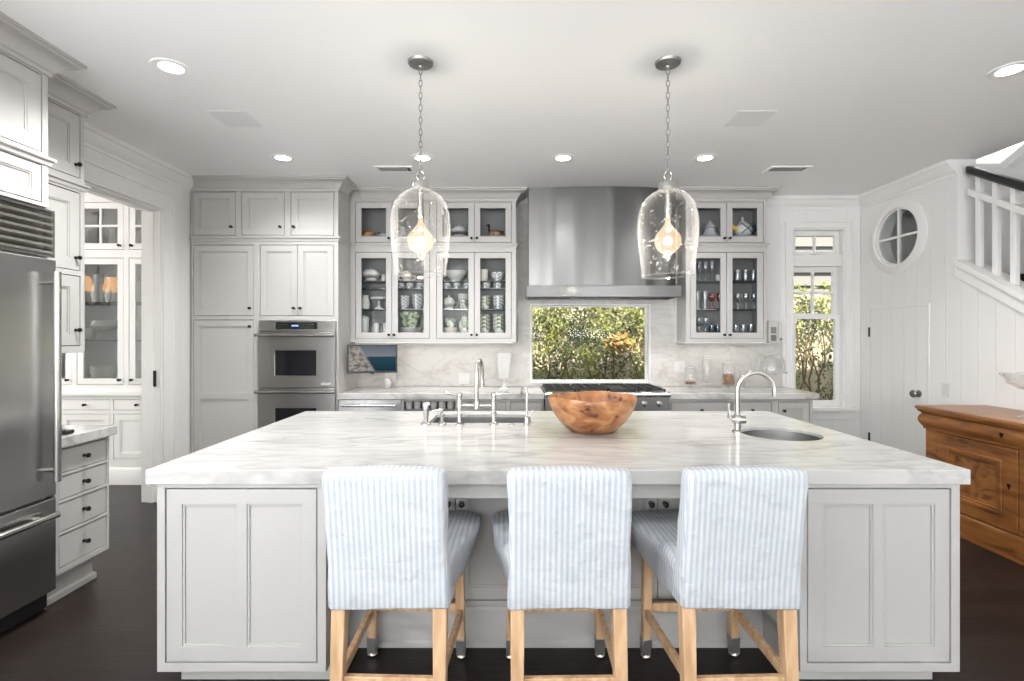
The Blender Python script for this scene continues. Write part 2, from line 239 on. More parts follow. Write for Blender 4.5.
# ------------------------------------------------------------------ mesh builder
class MB:
    def __init__(s, F=None): s.v = []; s.f = []; s.F = F; s.uv = None
    def add(s, vs, fs):
        b = len(s.v); s.v += [tuple(p) for p in vs]; s.f += [tuple(b+i for i in f) for f in fs]; return s
    def box(s, x0, x1, y0, y1, z0, z1):
        return s.add([(x0,y0,z0),(x1,y0,z0),(x1,y1,z0),(x0,y1,z0),(x0,y0,z1),(x1,y0,z1),(x1,y1,z1),(x0,y1,z1)],
                     [(0,3,2,1),(4,5,6,7),(0,1,5,4),(1,2,6,5),(2,3,7,6),(3,0,4,7)])
    def hexa(s, bot, top): return s.add(list(bot)+list(top), [(3,2,1,0),(4,5,6,7),(0,1,5,4),(1,2,6,5),(2,3,7,6),(3,0,4,7)])
    def plate(s, u0, u1, z0, z1, d0, d1, holes=(), plane='xz'):
        """slab with rectangular holes; d is the thickness axis"""
        us = sorted({u0, u1, *[min(max(h[i], u0), u1) for h in holes for i in (0, 1)]})
        zs = sorted({z0, z1, *[min(max(h[i], z0), z1) for h in holes for i in (2, 3)]})
        def solid(i, j):
            if i < 0 or j < 0 or i >= len(us)-1 or j >= len(zs)-1: return False
            cu = (us[i]+us[i+1])/2; cz = (zs[j]+zs[j+1])/2
            return not any(h[0] < cu < h[1] and h[2] < cz < h[3] for h in holes)
        idx = {}; vs = []; fs = []
        def P(i, j, d):
            k = (i, j, d)
            if k not in idx:
                idx[k] = len(vs); vs.append((us[i], d, zs[j]) if plane == 'xz' else (us[i], zs[j], d))
            return idx[k]
        for i in range(len(us)-1):
            for j in range(len(zs)-1):
                if not solid(i, j): continue
                fs.append((P(i,j,d0), P(i+1,j,d0), P(i+1,j+1,d0), P(i,j+1,d0))); fs.append((P(i,j+1,d1), P(i+1,j+1,d1), P(i+1,j,d1), P(i,j,d1)))
                for (di, dj, a, b) in ((0,-1,(i,j),(i+1,j)), (0,1,(i+1,j+1),(i,j+1)), (-1,0,(i,j+1),(i,j)), (1,0,(i+1,j),(i+1,j+1))):
                    if not solid(i+di, j+dj): fs.append((P(*b,d0), P(*a,d0), P(*a,d1), P(*b,d1)))
        return s.add(vs, fs)
    def lathe(s, prof, c=(0,0,0), n=24, ax='z', sq=None, wob=0):
        vs = []; fs = []
        for (r, h) in prof:
            for k in range(n):
                a = 2*PI*k/n; rr = r*(1+wob*math.sin(3*a+h*20)+wob*.6*math.sin(5*a+1))
                x, y = rr*math.cos(a), rr*math.sin(a)
                if ax == 'z': p = (c[0]+x, c[1]+y, c[2]+h)
                elif ax == 'y': p = (c[0]+x, c[1]+h, c[2]+y)
                else: p = (c[0]+h, c[1]+x, c[2]+y)
                vs.append(p)
        m = len(prof)
        for i in range(m-1):
            for k in range(n): fs.append((i*n+k, i*n+(k+1)%n, (i+1)*n+(k+1)%n, (i+1)*n+k))
        if prof[0][0] > 0: fs.append(tuple(range(n-1, -1, -1)))
        if prof[-1][0] > 0: fs.append(tuple((m-1)*n+k for k in range(n)))
        return s.add(vs, fs)
    def loop(s, prof, c=(0,0,0), n=32, ax='z'):
        """closed profile ring (no caps)"""
        b = MB().lathe(list(prof)+[prof[0]], c, n, ax); b.f = [f for f in b.f if len(f) == 4]; return s.add(b.v, b.f)
    def tube(s, pts, r, n=8, closed=False):
        pts = [Vector(p) for p in pts]; N = len(pts); rs = r if isinstance(r, (list, tuple)) else [r]*N
        vs = []; fs = []; up = None
        for i, p in enumerate(pts):
            a = pts[(i-1) % N] if (i > 0 or closed) else p; b = pts[(i+1) % N] if (i < N-1 or closed) else p
            t = (b-a).normalized()
            if up is None: up = Vector((0,0,1)) if abs(t.z) < .9 else Vector((1,0,0))
            x = t.cross(up).normalized(); up = x.cross(t).normalized()
            for k in range(n):
                q = 2*PI*k/n; vs.append(p+(x*math.cos(q)+up*math.sin(q))*rs[i])
        for i in range(N if closed else N-1):
            j = (i+1) % N
            for k in range(n): fs.append((i*n+k, i*n+(k+1)%n, j*n+(k+1)%n, j*n+k))
        if not closed: fs += [tuple(range(n-1,-1,-1)), tuple((N-1)*n+k for k in range(n))]
        return s.add(vs, fs)
    def sweep(s, prof, path):
        """closed profile (offset to the right of the path, z) along a flat path with mitred corners"""
        P = [Vector(p) for p in path]; N = len(P); m = len(prof); vs = []; fs = []
        nr = [Vector(((P[i+1]-P[i]).normalized().y, -(P[i+1]-P[i]).normalized().x)) for i in range(N-1)]
        for i in range(N):
            a = nr[max(i-1,0)]; b = nr[min(i,N-2)]; o = (a+b)/(1+a.dot(b))
            for (q, z) in prof: vs.append((P[i].x+o.x*q, P[i].y+o.y*q, z))
        for i in range(N-1):
            for k in range(m): fs.append((i*m+k, i*m+(k+1)%m, (i+1)*m+(k+1)%m, (i+1)*m+k))
        fs += [tuple(range(m-1,-1,-1)), tuple((N-1)*m+k for k in range(m))]
        return s.add(vs, fs)
    def prism(s, poly, a0, a1, plane='xz'):
        m = len(poly)
        def q(p, a): return (p[0], a, p[1]) if plane == 'xz' else ((a, p[0], p[1]) if plane == 'yz' else (p[0], p[1], a))
        return s.add([q(p,a0) for p in poly]+[q(p,a1) for p in poly],
                     [tuple(range(m-1,-1,-1)), tuple(range(m,2*m))]+[(k,(k+1)%m,m+(k+1)%m,m+k) for k in range(m)])
    def ball(s, c, rx, ry=None, rz=None, n=14, m=9):
        ry = ry or rx; rz = rz or rx; b = MB().lathe([(math.sin(PI*i/m) if 0 < i < m else 0.0, -math.cos(PI*i/m)) for i in range(m+1)], n=n)
        return s.add([(c[0]+x*rx, c[1]+y*ry, c[2]+z*rz) for x,y,z in b.v], b.f)
    def mov(s, fn): s.v = [tuple(fn(Vector(p))) for p in s.v]; return s

ORG = {}
def frame_map(F):
    if F is None: return lambda p: p
    k, o = F
    if k == '-y': return lambda p: (p[0], o+p[1], p[2])
    if k == '+x': return lambda p: (o-p[1], p[0], p[2])
    if k == '-x': return lambda p: (o+p[1], -p[0], p[2])
def props(o, label=None, cat=None, group=None, kind=None):
    for k, v in (('label', label), ('category', cat), ('group', group), ('kind', kind)):
        if v: o[k] = v
    return o
def thing(name, label, cat, loc=(0,0,0), group=None):
    o = bpy.data.objects.new(name, None); COL.objects.link(o); o.location = loc; o.empty_display_size = .05
    ORG[o.name] = Vector(loc); return props(o, label, cat, group)
def obj(name, mb, m, parent=None, bevel=0, smooth=35, label=None, cat=None, group=None, kind=None, origin=None, seg=2):
    fm = frame_map(mb.F); vs = [Vector(fm(p)) for p in mb.v]
    if parent is not None: og = ORG[parent.name]
    elif origin is not None: og = Vector(origin)
    elif kind == 'structure': og = Vector((0,0,0))
    else:
        lo = [min(v[i] for v in vs) for i in range(3)]; hi = [max(v[i] for v in vs) for i in range(3)]
        og = Vector(((lo[0]+hi[0])/2, (lo[1]+hi[1])/2, lo[2]))
    me = bpy.data.meshes.new(name); me.from_pydata([v-og for v in vs], [], mb.f)
    bm = bmesh.new(); bm.from_mesh(me); bmesh.ops.remove_doubles(bm, verts=bm.verts, dist=1e-6); bmesh.ops.recalc_face_normals(bm, faces=bm.faces); bm.to_mesh(me); bm.free()
    me.materials.append(MT[m] if isinstance(m, str) else m)
    if smooth:
        me.shade_smooth(); me.set_sharp_from_angle(angle=math.radians(smooth))
    o = bpy.data.objects.new(name, me); COL.objects.link(o)
    if parent is not None: o.parent = parent
    else: o.location = og
    ORG[o.name] = og
    if bevel:
        b = o.modifiers.new('bevel', 'BEVEL'); b.width = bevel; b.segments = seg; b.limit_method = 'ANGLE'; b.angle_limit = math.radians(40); b.harden_normals = False
    return props(o, label, cat, group, kind)
def struct(name, mb, m, parent=None, bevel=0): return obj(name, mb, m, parent, bevel, kind='structure' if parent is None else None)
def cut(o, cutter):
    """subtract a solid from an object's mesh for good"""
    c = obj('cutter', cutter, 'white', kind='structure')
    b = o.modifiers.new('cut', 'BOOLEAN'); b.object = c; b.operation = 'DIFFERENCE'; b.solver = 'EXACT'
    bpy.context.view_layer.update(); dg = bpy.context.evaluated_depsgraph_get()
    mods = [(mm, mm.show_viewport) for mm in o.modifiers if mm.type == 'BEVEL']
    for mm, _ in mods: mm.show_viewport = False
    bpy.context.view_layer.update(); dg.update()
    me = bpy.data.meshes.new_from_object(o.evaluated_get(dg)); o.modifiers.remove(b); o.data = me
    for mm, q in mods: mm.show_viewport = q
    me.shade_smooth(); me.set_sharp_from_angle(angle=math.radians(35)); bpy.data.objects.remove(c)
def tree_copy(o, parent=None, **kw):
    c = o.copy(); COL.objects.link(c); c.parent = parent; ORG[c.name] = ORG[o.name]
    for ch in o.children: tree_copy(ch, c)
    if kw: props(c, **kw)
    return c

# ------------------------------------------------------------------ cabinet pieces
def knob(parent, F, u, z, d=0, r=.014, m='iron'):
    b = MB(F); b.lathe([(r*.75, 0), (r*.75, -.004), (r*.42, -.007), (r*.42, -.016), (r*.9, -.021), (r, -.027), (r*.85, -.034), (r*.4, -.037), (0, -.038)], (u, d, z), 12, 'y')
    return obj('knob', b, m, parent, label='dark round knob' if m == 'iron' else None)
def door(parent, F, u0, u1, z0, z1, d=.003, kn=None, m='cab', st=.058, style='panel', name='door', mun=None, midrail=None, th=.022, gm='glass'):
    """framed door or drawer front whose face sits at depth d"""
    b = MB(F)
    if style == 'flat':
        b.box(u0, u1, d, d+th, z0, z1); dr = obj(name, b, m, parent, .002)
    else:
        hs = [(u0+st, u1-st, z0+st, z1-st)]
        if midrail: hs = [(u0+st, u1-st, z0+st, midrail-st/2), (u0+st, u1-st, midrail+st/2, z1-st)]
        if mun: hs = mun
        b.plate(u0, u1, z0, z1, d, d+th, hs)
        if style == 'panel':
            for h in hs:
                b.plate(h[0]-.0005, h[1]+.0005, h[2]-.0005, h[3]+.0005, d+.005, d+th-.001, [(h[0]+.009, h[1]-.009, h[2]+.009, h[3]-.009)])
                b.box(h[0]+.0085, h[1]-.0085, d+.011, d+th-.002, h[2]+.0085, h[3]-.0085)
        dr = obj(name, b, m, parent, .0018)
        if style == 'glass':
            g = MB(F); uu0 = min(h[0] for h in hs); uu1 = max(h[1] for h in hs); zz0 = min(h[2] for h in hs); zz1 = max(h[3] for h in hs)
            g.box(uu0-.006, uu1+.006, d+.010, d+.013, zz0-.006, zz1+.006); obj('pane', g, gm, dr, smooth=0)
    if kn: knob(dr, F, kn[0], kn[1], d)
    return dr
GAP = .005
CROWN = [(0, 2.855), (.012, 2.855), (.012, 2.875), (.022, 2.88), (.030, 2.895), (.050, 2.918), (.075, 2.935), (.098, 2.942), (.102, 2.952), (.115, 2.955), (.115, 2.9695), (0, 2.9695)]
MIDM = [(0, 2.375), (.008, 2.375), (.012, 2.395), (.024, 2.402), (.026, 2.415), (0, 2.425)]
def grow(r, g=GAP): return (r[0]-g, r[1]+g, r[2]-g, r[3]+g)

# ================================================================== SETTING
CE = 2.97
struct('floor', MB().box(-7, 5.2, -6.1, 5.6, -.08, 0), 'floor')
struct('ceiling', MB().box(-7, 3.98, -6.1, 5.72, CE, CE+.12), 'ceil')
WB = 5.58; XR = 3.82; XL = -3.08
RW = (.218, 1.525, .951, 1.81); W2 = (3.08, 3.64, .68, 2.63)
struct('wall_back', MB().plate(-3.25, 4.0, 0, CE, WB, WB+.14, [RW, W2]), 'boardx')
# left wall with the pantry doorway
struct('wall_left', MB(('+x', XL)).plate(-6.1, WB, 0, CE, 0, .16, [(3.46, 4.52, -.1, 2.58), (-2.1, .6, .4, 2.7)]), 'boardy')
# right wall under and behind the stair
wr = MB(('-x', XR)).plate(-WB, -4.37, 0, CE, 0, .16)
o = struct('wall_right', wr, 'boardy')
RC = (5.06, 2.445); RO = .292
cut(o, MB(('-x', XR)).lathe([(RO, -.1), (RO, .4)], (-RC[0], 0, RC[1]), 40, 'y'))
st = lambda y: 2.07+(y-4.37)*.60
struct('wall_stair', MB().prism([(4.37, 0), (4.37, st(4.37)), (1.6, st(1.6)), (1.6, 0)], XR, XR+.16, 'yz'), 'boardy')
struct('wall_right_rear', MB(('-x', XR)).plate(-1.6, 6.1, 0, CE, 0, .16, [(-1.4, .6, .85, 2.45)]), 'wall')
struct('window_9', MB(('-x', XR)).plate(-1.398, .598, .852, 2.448, .04, .10, [(-1.34+.66*i, -1.34+.66*i+.61, .91+.75*j, .91+.75*j+.70) for i in range(3) for j in range(2)]), 'white')
struct('wall_stair_far', MB().box(5.02, 5.16, -.6, 5.7, 0, 5.6), 'wall')
struct('wall_stair_back', MB().box(3.98, 5.02, WB, WB+.14, 0, 3.2), 'wall')
struct('wall_stair_front', MB().box(3.98, 5.02, -.6, -.5, 0, 5.7), 'wall')
rz = lambda y: 3.19+(5.12-y)*.46
sl = MB().plate(3.9, 5.02, -.6, 5.6, 0, .1, [(4.30, 4.86, 4.72, 5.08)], 'xy').mov(lambda p: (p.x, p.y, rz(p.y)+p.z)); struct('ceiling_stair', sl, 'ceil')
struct('wall_stair_inner', MB().prism([(5.6, CE+.12), (5.6, rz(5.6)), (-.6, rz(-.6)), (-.6, CE+.12)], 3.9, 3.98, 'yz'), 'wall')
wn = MB().plate(4.24, 4.92, 4.66, 5.14, -.04, 0, [(4.305, 4.855, 4.725, 5.075)], 'xy').mov(lambda p: (p.x, p.y, rz(p.y)+p.z)); sk = struct('window_4', wn, 'white')
obj('skylight_pane', MB().plate(4.29, 4.87, 4.71, 5.09, .09, .10, [], 'xy').mov(lambda p: (p.x, p.y, rz(p.y)+p.z)), 'sky', sk, smooth=0)
# rear wall behind the camera with three tall glazed openings
RO3 = [(-3.0, -1.2, .25, 2.75), (-.6, 1.2, .25, 2.75), (1.9, 3.5, .25, 2.75)]
struct('wall_rear', MB().plate(-3.25, 4.0, 0, CE, -6.1, -5.95, RO3), 'wall')
for k, h in enumerate(RO3):
    mid = [(h[0]+.06+(h[1]-h[0]-.12)*i/3+.012, h[0]+.06+(h[1]-h[0]-.12)*(i+1)/3-.012, h[2]+.06+(h[3]-h[2]-.12)*j/4+.012, h[2]+.06+(h[3]-h[2]-.12)*(j+1)/4-.012) for i in range(3) for j in range(4)]
    struct('window_%d' % (5+k), MB().plate(h[0]+.002, h[1]-.002, h[2]+.002, h[3]-.002, -6.07, -6.02, mid), 'white')
# pantry room beyond the doorway
struct('wall_pantry_back', MB().box(-7, -3.24, WB, WB+.14, 0, CE), 'purewhite')
struct('wall_pantry_side', MB(('+x', -6.9)).plate(2.2, WB, 0, CE, 0, .1, [(3.1, 4.7, .9, 2.5)]), 'purewhite')
struct('wall_pantry_front', MB().box(-7, -3.24, 2.1, 2.2, 0, CE), 'purewhite')
struct('window_8', MB(('+x', -6.9)).plate(3.102, 4.698, .902, 2.498, .02, .06, [(3.16+.78*i, 3.16+.78*i+.70, .96+.5*j, .96+.5*j+.46) for i in range(2) for j in range(3)]), 'purewhite')

# crown and trims
WCR = [(0, 2.84), (.012, 2.84), (.014, 2.862), (.03, 2.875), (.06, 2.905), (.072, 2.93), (.09, 2.94), (.09, 2.9695), (0, 2.9695)]
struct('trim_1', MB().sweep(WCR, [(2.64, WB), (XR, WB), (XR, 4.37)]), 'white')
struct('trim_2', MB().sweep(WCR, [(XL, 3.25), (XL, 4.92)]), 'white')
def casing(F, u0, u1, z0, z1, w, sill=False, head=0):
    b = MB(F); h = [(u0, u1, z0, z1)]
    b.plate(u0-w, u1+w, z0 if not sill else z0, z1+w, -.018, 0, [(u0, u1, z0-.01, z1)])
    b.plate(u0-w, u1+w, z0, z1+w, -.030, -.017, [(u0-w+.022, u1+w-.022, z0-.01, z1+w-.022)])
    b.plate(u0-.012, u1+.012, z0, z1+.012, -.024, -.017, [(u0+.0005, u1-.0005, z0-.01, z1-.0005)])
    return b
struct('trim_3', casing(('+x', XL), 3.46, 4.52, 0, 2.58, .16), 'white', bevel=.003)
j = MB(('+x', XL)); j.plate(3.46, 4.52, 0, 2.58, -.004, .164, [(3.476, 4.504, -.01, 2.564)]); j.plate(3.476, 4.504, 0, 2.564, .05, .10, [(3.492, 4.488, -.01, 2.548)])
struct('trim_4', j, 'white', bevel=.002)
sp_ = obj('strike_plate', MB(('+x', XL)).box(4.4835, 4.4885, .02, .045, 1.02, 1.16), 'iron', label='small dark door strike plate let into the pantry door jamb', cat='door hardware')
BASE = [(0, 0), (.016, 0), (.016, .13), (.008, .15), (0, .155)]
struct('baseboard_right', MB().sweep(BASE, [(XR, WB), (XR, 5.46)]), 'white')
struct('baseboard_right_near', MB().sweep(BASE, [(XR, 4.66), (XR, 4.2)]), 'white')
struct('baseboard_back', MB().sweep(BASE, [(2.93, WB), (XR, WB)]), 'white')
# backsplash slabs
sb = MB().plate(-1.65, 2.96, .918, 1.40, WB-.02, WB, [RW])
struct('wall_backsplash', sb, 'splash')
struct('wall_backsplash_upper', MB().plate(.085, 1.79, 1.40, 2.9, WB-.02, WB, [RW]), 'splash')
# window_1 behind the range: white liner, narrow frame, pane
w1 = struct('window_1', MB().plate(RW[0], RW[1], RW[2], RW[3], WB-.024, WB+.14, [(RW[0]+.014, RW[1]-.014, RW[2]+.014, RW[3]-.014)]), 'white', bevel=.002)
obj('window_frame', MB().plate(RW[0]+.014, RW[1]-.014, RW[2]+.014, RW[3]-.014, WB+.07, WB+.11, [(RW[0]+.03, RW[1]-.03, RW[2]+.03, RW[3]-.03)]), 'white', w1, .002)
obj('pane', MB().box(RW[0]+.025, RW[1]-.025, WB+.088, WB+.092, RW[2]+.025, RW[3]-.025), 'glass', w1, smooth=0)
# window_2: double hung with transom
w2 = struct('window_2', casing(('-y', WB), W2[0], W2[1], W2[2], W2[3], .085), 'white', bevel=.003)
obj('jamb', MB().plate(W2[0]-.001, W2[1]+.001, W2[2], W2[3]+.001, WB-.002, WB+.14, [(W2[0]+.012, W2[1]-.012, W2[2]+.01, W2[3]-.012), ]), 'white', w2)
obj('transom_bar', MB().box(W2[0]+.012, W2[1]-.012, WB+.01, WB+.13, 2.225, 2.345), 'white', w2, .004)
def sash(nm, z0, z1, cols, rows, d, st=.05, bot=.05):
    a0, a1 = W2[0]+.014, W2[1]-.014; uw = (a1-a0-2*st); zh = (z1-z0-st-bot); g = .011
    hs = [(a0+st+uw*i/cols+(g if i else 0), a0+st+uw*(i+1)/cols-(g if i < cols-1 else 0), z0+bot+zh*j/rows+(g if j else 0), z0+bot+zh*(j+1)/rows-(g if j < rows-1 else 0)) for i in range(cols) for j in range(rows)]
    s_ = obj('sash', MB().plate(a0, a1, z0, z1, d, d+.035, hs), 'white', w2, .003)
    obj('pane', MB().box(a0+st-.006, a1-st+.006, d+.016, d+.019, z0+bot-.006, z1-st+.006), 'glass', s_, smooth=0)
    return s_
sash('transom', 2.345, W2[3]-.012, 2, 1, WB+.06); sash('upper', 1.66, 2.225, 2, 2, WB+.092); s3 = sash('lower', W2[2]+.01, 1.70, 1, 1, WB+.052, bot=.065)
obj('latch', MB().box(3.30, 3.38, WB+.03, WB+.06, 2.36, 2.372).box(3.33, 3.35, WB+.02, WB+.05, 2.372, 2.385), 'purewhite', w2, .003)
obj('sash_lock', MB().ball((3.17, WB+.045, .715), .018, n=10, m=6), 'iron', s3)
obj('window_sill', MB().box(W2[0]-.11, W2[1]+.11, WB-.06, WB+.055, W2[2]-.03, W2[2]+.008), 'white', w2, .005)
obj('apron', MB().box(W2[0]-.085, W2[1]+.085, WB-.02, WB-.0005, W2[2]-.12, W2[2]-.0305).box(W2[0]-.085, W2[1]+.085, WB-.032, WB-.019, W2[2]-.06, W2[2]-.0305), 'white', w2, .004)
# round window_3
F3 = ('-x', XR)
w3 = struct('window_3', MB(F3).loop([(.276, .0), (.276, -.012), (.29, -.024), (.35, -.020), (.360, -.013), (.374, -.011), (.374, 0)], (-RC[0], 0, RC[1]), 56, 'y'), 'white')
rb = MB(F3).loop([(.264, .012), (.264, .05), (.2912, .05), (.2912, -.001), (.276, -.001), (.276, .012)], (-RC[0], 0, RC[1]), 56, 'y')
obj('sash', rb, 'white', w3)
obj('muntin', MB(F3).box(-RC[0]-.011, -RC[0]+.011, .016, .042, RC[1]-.268, RC[1]+.268).box(-RC[0]-.268, -RC[0]+.268, .018, .040, RC[1]-.011, RC[1]+.011), 'white', w3)
obj('pane', MB(F3).lathe([(.270, .028), (.270, .031)], (-RC[0], 0, RC[1]), 48, 'y'), 'glass', w3)
# dark closet behind the round window
struct('wall_closet', MB().box(4.9, 5.0, 4.46, WB, 1.6, 2.88).box(3.985, 5.0, 4.42, 4.459, 1.6, 2.88).box(3.985, 5.0, 4.42, WB, 2.8805, 2.91), 'wall')
# small boarded door_1 on the right wall
F4 = ('-x', XR)
dr = struct('door_1', MB(F4).plate(-5.42, -4.68, .012, 1.74, -.006, 0), 'boardy', bevel=.002)
struct('trim_5', MB(F4).plate(-5.46, -4.66, 0, 1.765, -.008, 0, [(-5.426, -4.674, -.01, 1.748)]), 'white')
for z in (1.455, .34): obj('hinge', MB(F4).lathe([(.009, 0), (.009, .10)], (-5.43, -.012, z), 8), 'iron', dr, label='dark metal hinge')
obj('door_knob', MB(F4).lathe([(.034, 0), (.034, -.006), (.013, -.010), (.013, -.032), (.030, -.040), (.036, -.054), (.030, -.068), (0, -.073)], (-4.775, -.006, .925), 20, 'y'), 'pewter', dr, label='dark pewter door knob')

# stair: cap, balusters, rails, treads seen past the balusters
cap = MB().prism([(4.37, st(4.37)), (4.37, st(4.37)+.045), (1.6, st(1.6)+.045), (1.6, st(1.6))], XR-.035, XR+.19, 'yz')
cap.prism([(4.37, st(4.37)-.10), (4.37, st(4.37)), (1.6, st(1.6)), (1.6, st(1.6)-.10)], XR-.018, XR-.0005, 'yz')
cap.box(XR-.018, XR+.17, 4.3705, 4.385, st(4.37)-.1, st(4.37)+.045)
struct('trim_6', cap, 'white', bevel=.004)
rl = thing('stair_railing', 'white stair balustrade with black sloping handrail on the boarded wall, upper right', 'stair railing', (XR+.08, 4.3, st(4.3)+.045))
k = 0; y = 4.25
while y > 1.75:
    zb = st(y)+.046; obj('baluster', MB().hexa([(XR+.06, y-.02, zb-.012), (XR+.10, y-.02, zb-.012), (XR+.10, y+.02, zb+.012), (XR+.06, y+.02, zb+.012)], [(XR+.06, y-.02, zb+.74), (XR+.10, y-.02, zb+.74), (XR+.10, y+.02, zb+.762), (XR+.06, y+.02, zb+.762)]), 'white', rl, .002); y -= .148
def srail(y0, y1, off, h, x0, x1): return MB().prism([(y0, st(y0)+off), (y0, st(y0)+off+h), (y1, st(y1)+off+h), (y1, st(y1)+off)], x0, x1, 'yz')
obj('sub_rail', srail(4.33, 1.7, .61, .055, XR+.045, XR+.115), 'white', rl, .003, label='white lower rail')
hr = srail(4.345, 1.68, .785, .07, XR+.035, XR+.125); obj('handrail', hr, 'black', rl, .02, seg=3, label='black rounded handrail')
stp = MB()
for i in range(12):
    y1 = 4.55-.28*i; z1 = 1.98-.168*i
    if z1 > .1: stp.box(XR+.165, 5.01, y1-.30, y1, max(z1-.2, 0), z1)
stp.box(XR+.165, 5.01, 4.56, WB, 1.9, 2.0)
struct('floor_stair', stp, 'floor')
hrl = thing('wall_handrail', 'dark handrail on the far wall of the stairwell behind the balusters', 'handrail', (4.96, 3.5, 2.4))
obj('rail', MB().tube([(4.95, 4.5, st(4.5)+.55), (4.95, 1.8, st(1.8)+.55)], .022, 10), 'black', hrl)
for y in (4.2, 3.2, 2.2): obj('bracket', MB().tube([(4.95, y, st(y)+.53), (4.98, y, st(y)+.50), (5.019, y, st(y)+.50)], .008, 6), 'black', hrl)

# ceiling fittings
def downlight(x, y, label, e=85):
    t = thing('recessed_light', label, 'ceiling light', (x, y, CE), 'recessed ceiling lights')
    obj('trim_ring', MB().loop([(.062, CE-.0005), (.062, CE-.004), (.085, CE-.007), (.098, CE-.004), (.1, CE-.0005)], (x, y, 0), 32), 'purewhite', t)
    obj('lens', MB().lathe([(.061, CE-.003), (.061, CE-.0006)], (x, y, 0), 28), 'lamp', t)
    l = bpy.data.lights.new('downlight_beam', 'SPOT'); l.energy = e; l.spot_size = 2.5; l.spot_blend = 1; l.shadow_soft_size = .05; l.color = (1, 1, .99)
    lo = bpy.data.objects.new('downlight_beam', l); lo.location = (x, y, CE-.012); COL.objects.link(lo)
for x, lab in ((-1.92, 'round white recessed ceiling light in front of the tall oven wall'), (-.74, 'round white recessed ceiling light behind the chain of the left pendant'), (.45, 'round white recessed ceiling light between the two pendants'), (1.65, 'round white recessed ceiling light just right of the second pendant chain')):
    downlight(x, 4.33, lab, 66)
downlight(-1.90, 2.87, 'round white recessed ceiling light nearest the tall refrigerator cabinets', 150)
downlight(2.83, 2.90, 'round white recessed ceiling light at the right edge above the sideboard')
downlight(-1.9, .8, 'added unseen recessed ceiling light brightening the left of the island')  # extra downlight out of view, added to boost the light on the left
def vent(x, y, w_, label):
    t = thing('ceiling_vent', label, 'air vent', (x, y, CE), 'ceiling air vents')
    obj('frame', MB().plate(x-w_/2, x+w_/2, y-.085, y+.085, CE-.008, CE-.0005, [(x-w_/2+.025, x+w_/2-.025, y-.06, y+.06)], 'xy'), 'purewhite', t)
    obj('backing', MB().box(x-w_/2+.02, x+w_/2-.02, y-.065, y+.065, CE-.0025, CE-.0008), 'black', t)
    b = MB(); n_ = int((w_-.06)/.022)
    for i in range(n_): xx = x-w_/2+.032+i*.022; b.hexa([(xx, y-.06, CE-.008), (xx+.005, y-.06, CE-.008), (xx+.005, y+.06, CE-.008), (xx, y+.06, CE-.008)], [(xx+.004, y-.06, CE-.003), (xx+.007, y-.06, CE-.003), (xx+.007, y+.06, CE-.003), (xx+.004, y+.06, CE-.003)])
    obj('slats', b, 'purewhite', t)
vent(-1.04, 4.62, .34, 'white slatted ceiling vent beside the left pendant chain'); vent(2.50, 4.62, .36, 'white slatted ceiling vent above the right glass cabinet and tall window')
for x, lab in ((-1.90, 'square flush ceiling speaker panel left of the left pendant'), (1.66, 'square flush ceiling speaker panel right of the right pendant')):
    t = thing('ceiling_speaker', lab, 'speaker', (x, 3.56, CE), 'square ceiling speakers')
    obj('frame', MB().plate(x-.135, x+.135, 3.425, 3.695, CE-.0025, CE-.0005, [(x-.128, x+.128, 3.432, 3.688)], 'xy'), 'ceil', t)
    obj('grille', MB().box(x-.1275, x+.1275, 3.4325, 3.6875, CE-.0018, CE-.0006), 'speaker', t)

# ================================================================== EXTERIOR
struct('ground', MB().box(-6, 12, 5.8, 16, -.3, -.12), 'ground')
struct('wall_garden', MB().box(-4, 9, 7.25, 7.45, -.2, 2.05), 'plaster')
sd = MB()
for i in range(20):
    z = 1.2+.23*i; sd.hexa([(-4, 9.0, z), (12, 9.0, z), (12, 9.1, z), (-4, 9.1, z)], [(-4, 9.06, z+.235), (12, 9.06, z+.235), (12, 9.1, z+.235), (-4, 9.1, z+.235)])
struct('wall_neighbour', sd, 'siding')
iv = MB(); gold = MB()
def leaf(b, p, s, n, spin):
    n = n.normalized(); t = n.cross(Vector((0,0,1))).normalized(); u = t.cross(n)
    a = t*math.cos(spin)+u*math.sin(spin); c = n.cross(a)
    pts = [p-a*s*.5, p-a*s*.1+c*s*.3+n*s*.06, p+a*s*.25+c*s*.2+n*s*.05, p+a*s*.6-n*s*.08, p+a*s*.25-c*s*.2+n*s*.05, p-a*s*.1-c*s*.3+n*s*.06]
    b.add(pts, [(0,1,2,3), (0,3,4,5)])
for _ in range(230):
    cx_ = random.uniform(-1.4, 5.8); cz_ = random.uniform(.25, 2.1); cr = random.uniform(.14, .36)
    for _ in range(int(230*cr*(.75+.35*cz_))):
        a = random.uniform(0, 2*PI); r_ = cr*math.sqrt(random.random()); z = cz_+r_*math.sin(a)*.9
        if .0 < z < 2.3: leaf(iv, Vector((cx_+r_*math.cos(a), 7.21-abs(random.gauss(0, .09)), z)), random.uniform(.022, .055), Vector((random.uniform(-.8, .8), -1, random.uniform(-.3, 1.0))), random.uniform(0, 6.28))
for i in range(3200):   # the denser sunlit top of the creeper
    leaf(iv, Vector((random.uniform(-1.5, 6.0), 7.18-abs(random.gauss(0, .12)), random.uniform(1.55, 2.2))), random.uniform(.028, .06), Vector((random.uniform(-.7, .7), -1, random.uniform(0, 1))), random.uniform(0, 6.28))
crp = thing('creeper', 'green leafy creeper covering the tan garden wall outside the windows', 'creeper', (2.3, 7.2, -.12)); crp['kind'] = 'stuff'
obj('leaves', iv, 'leaf', crp, smooth=0)
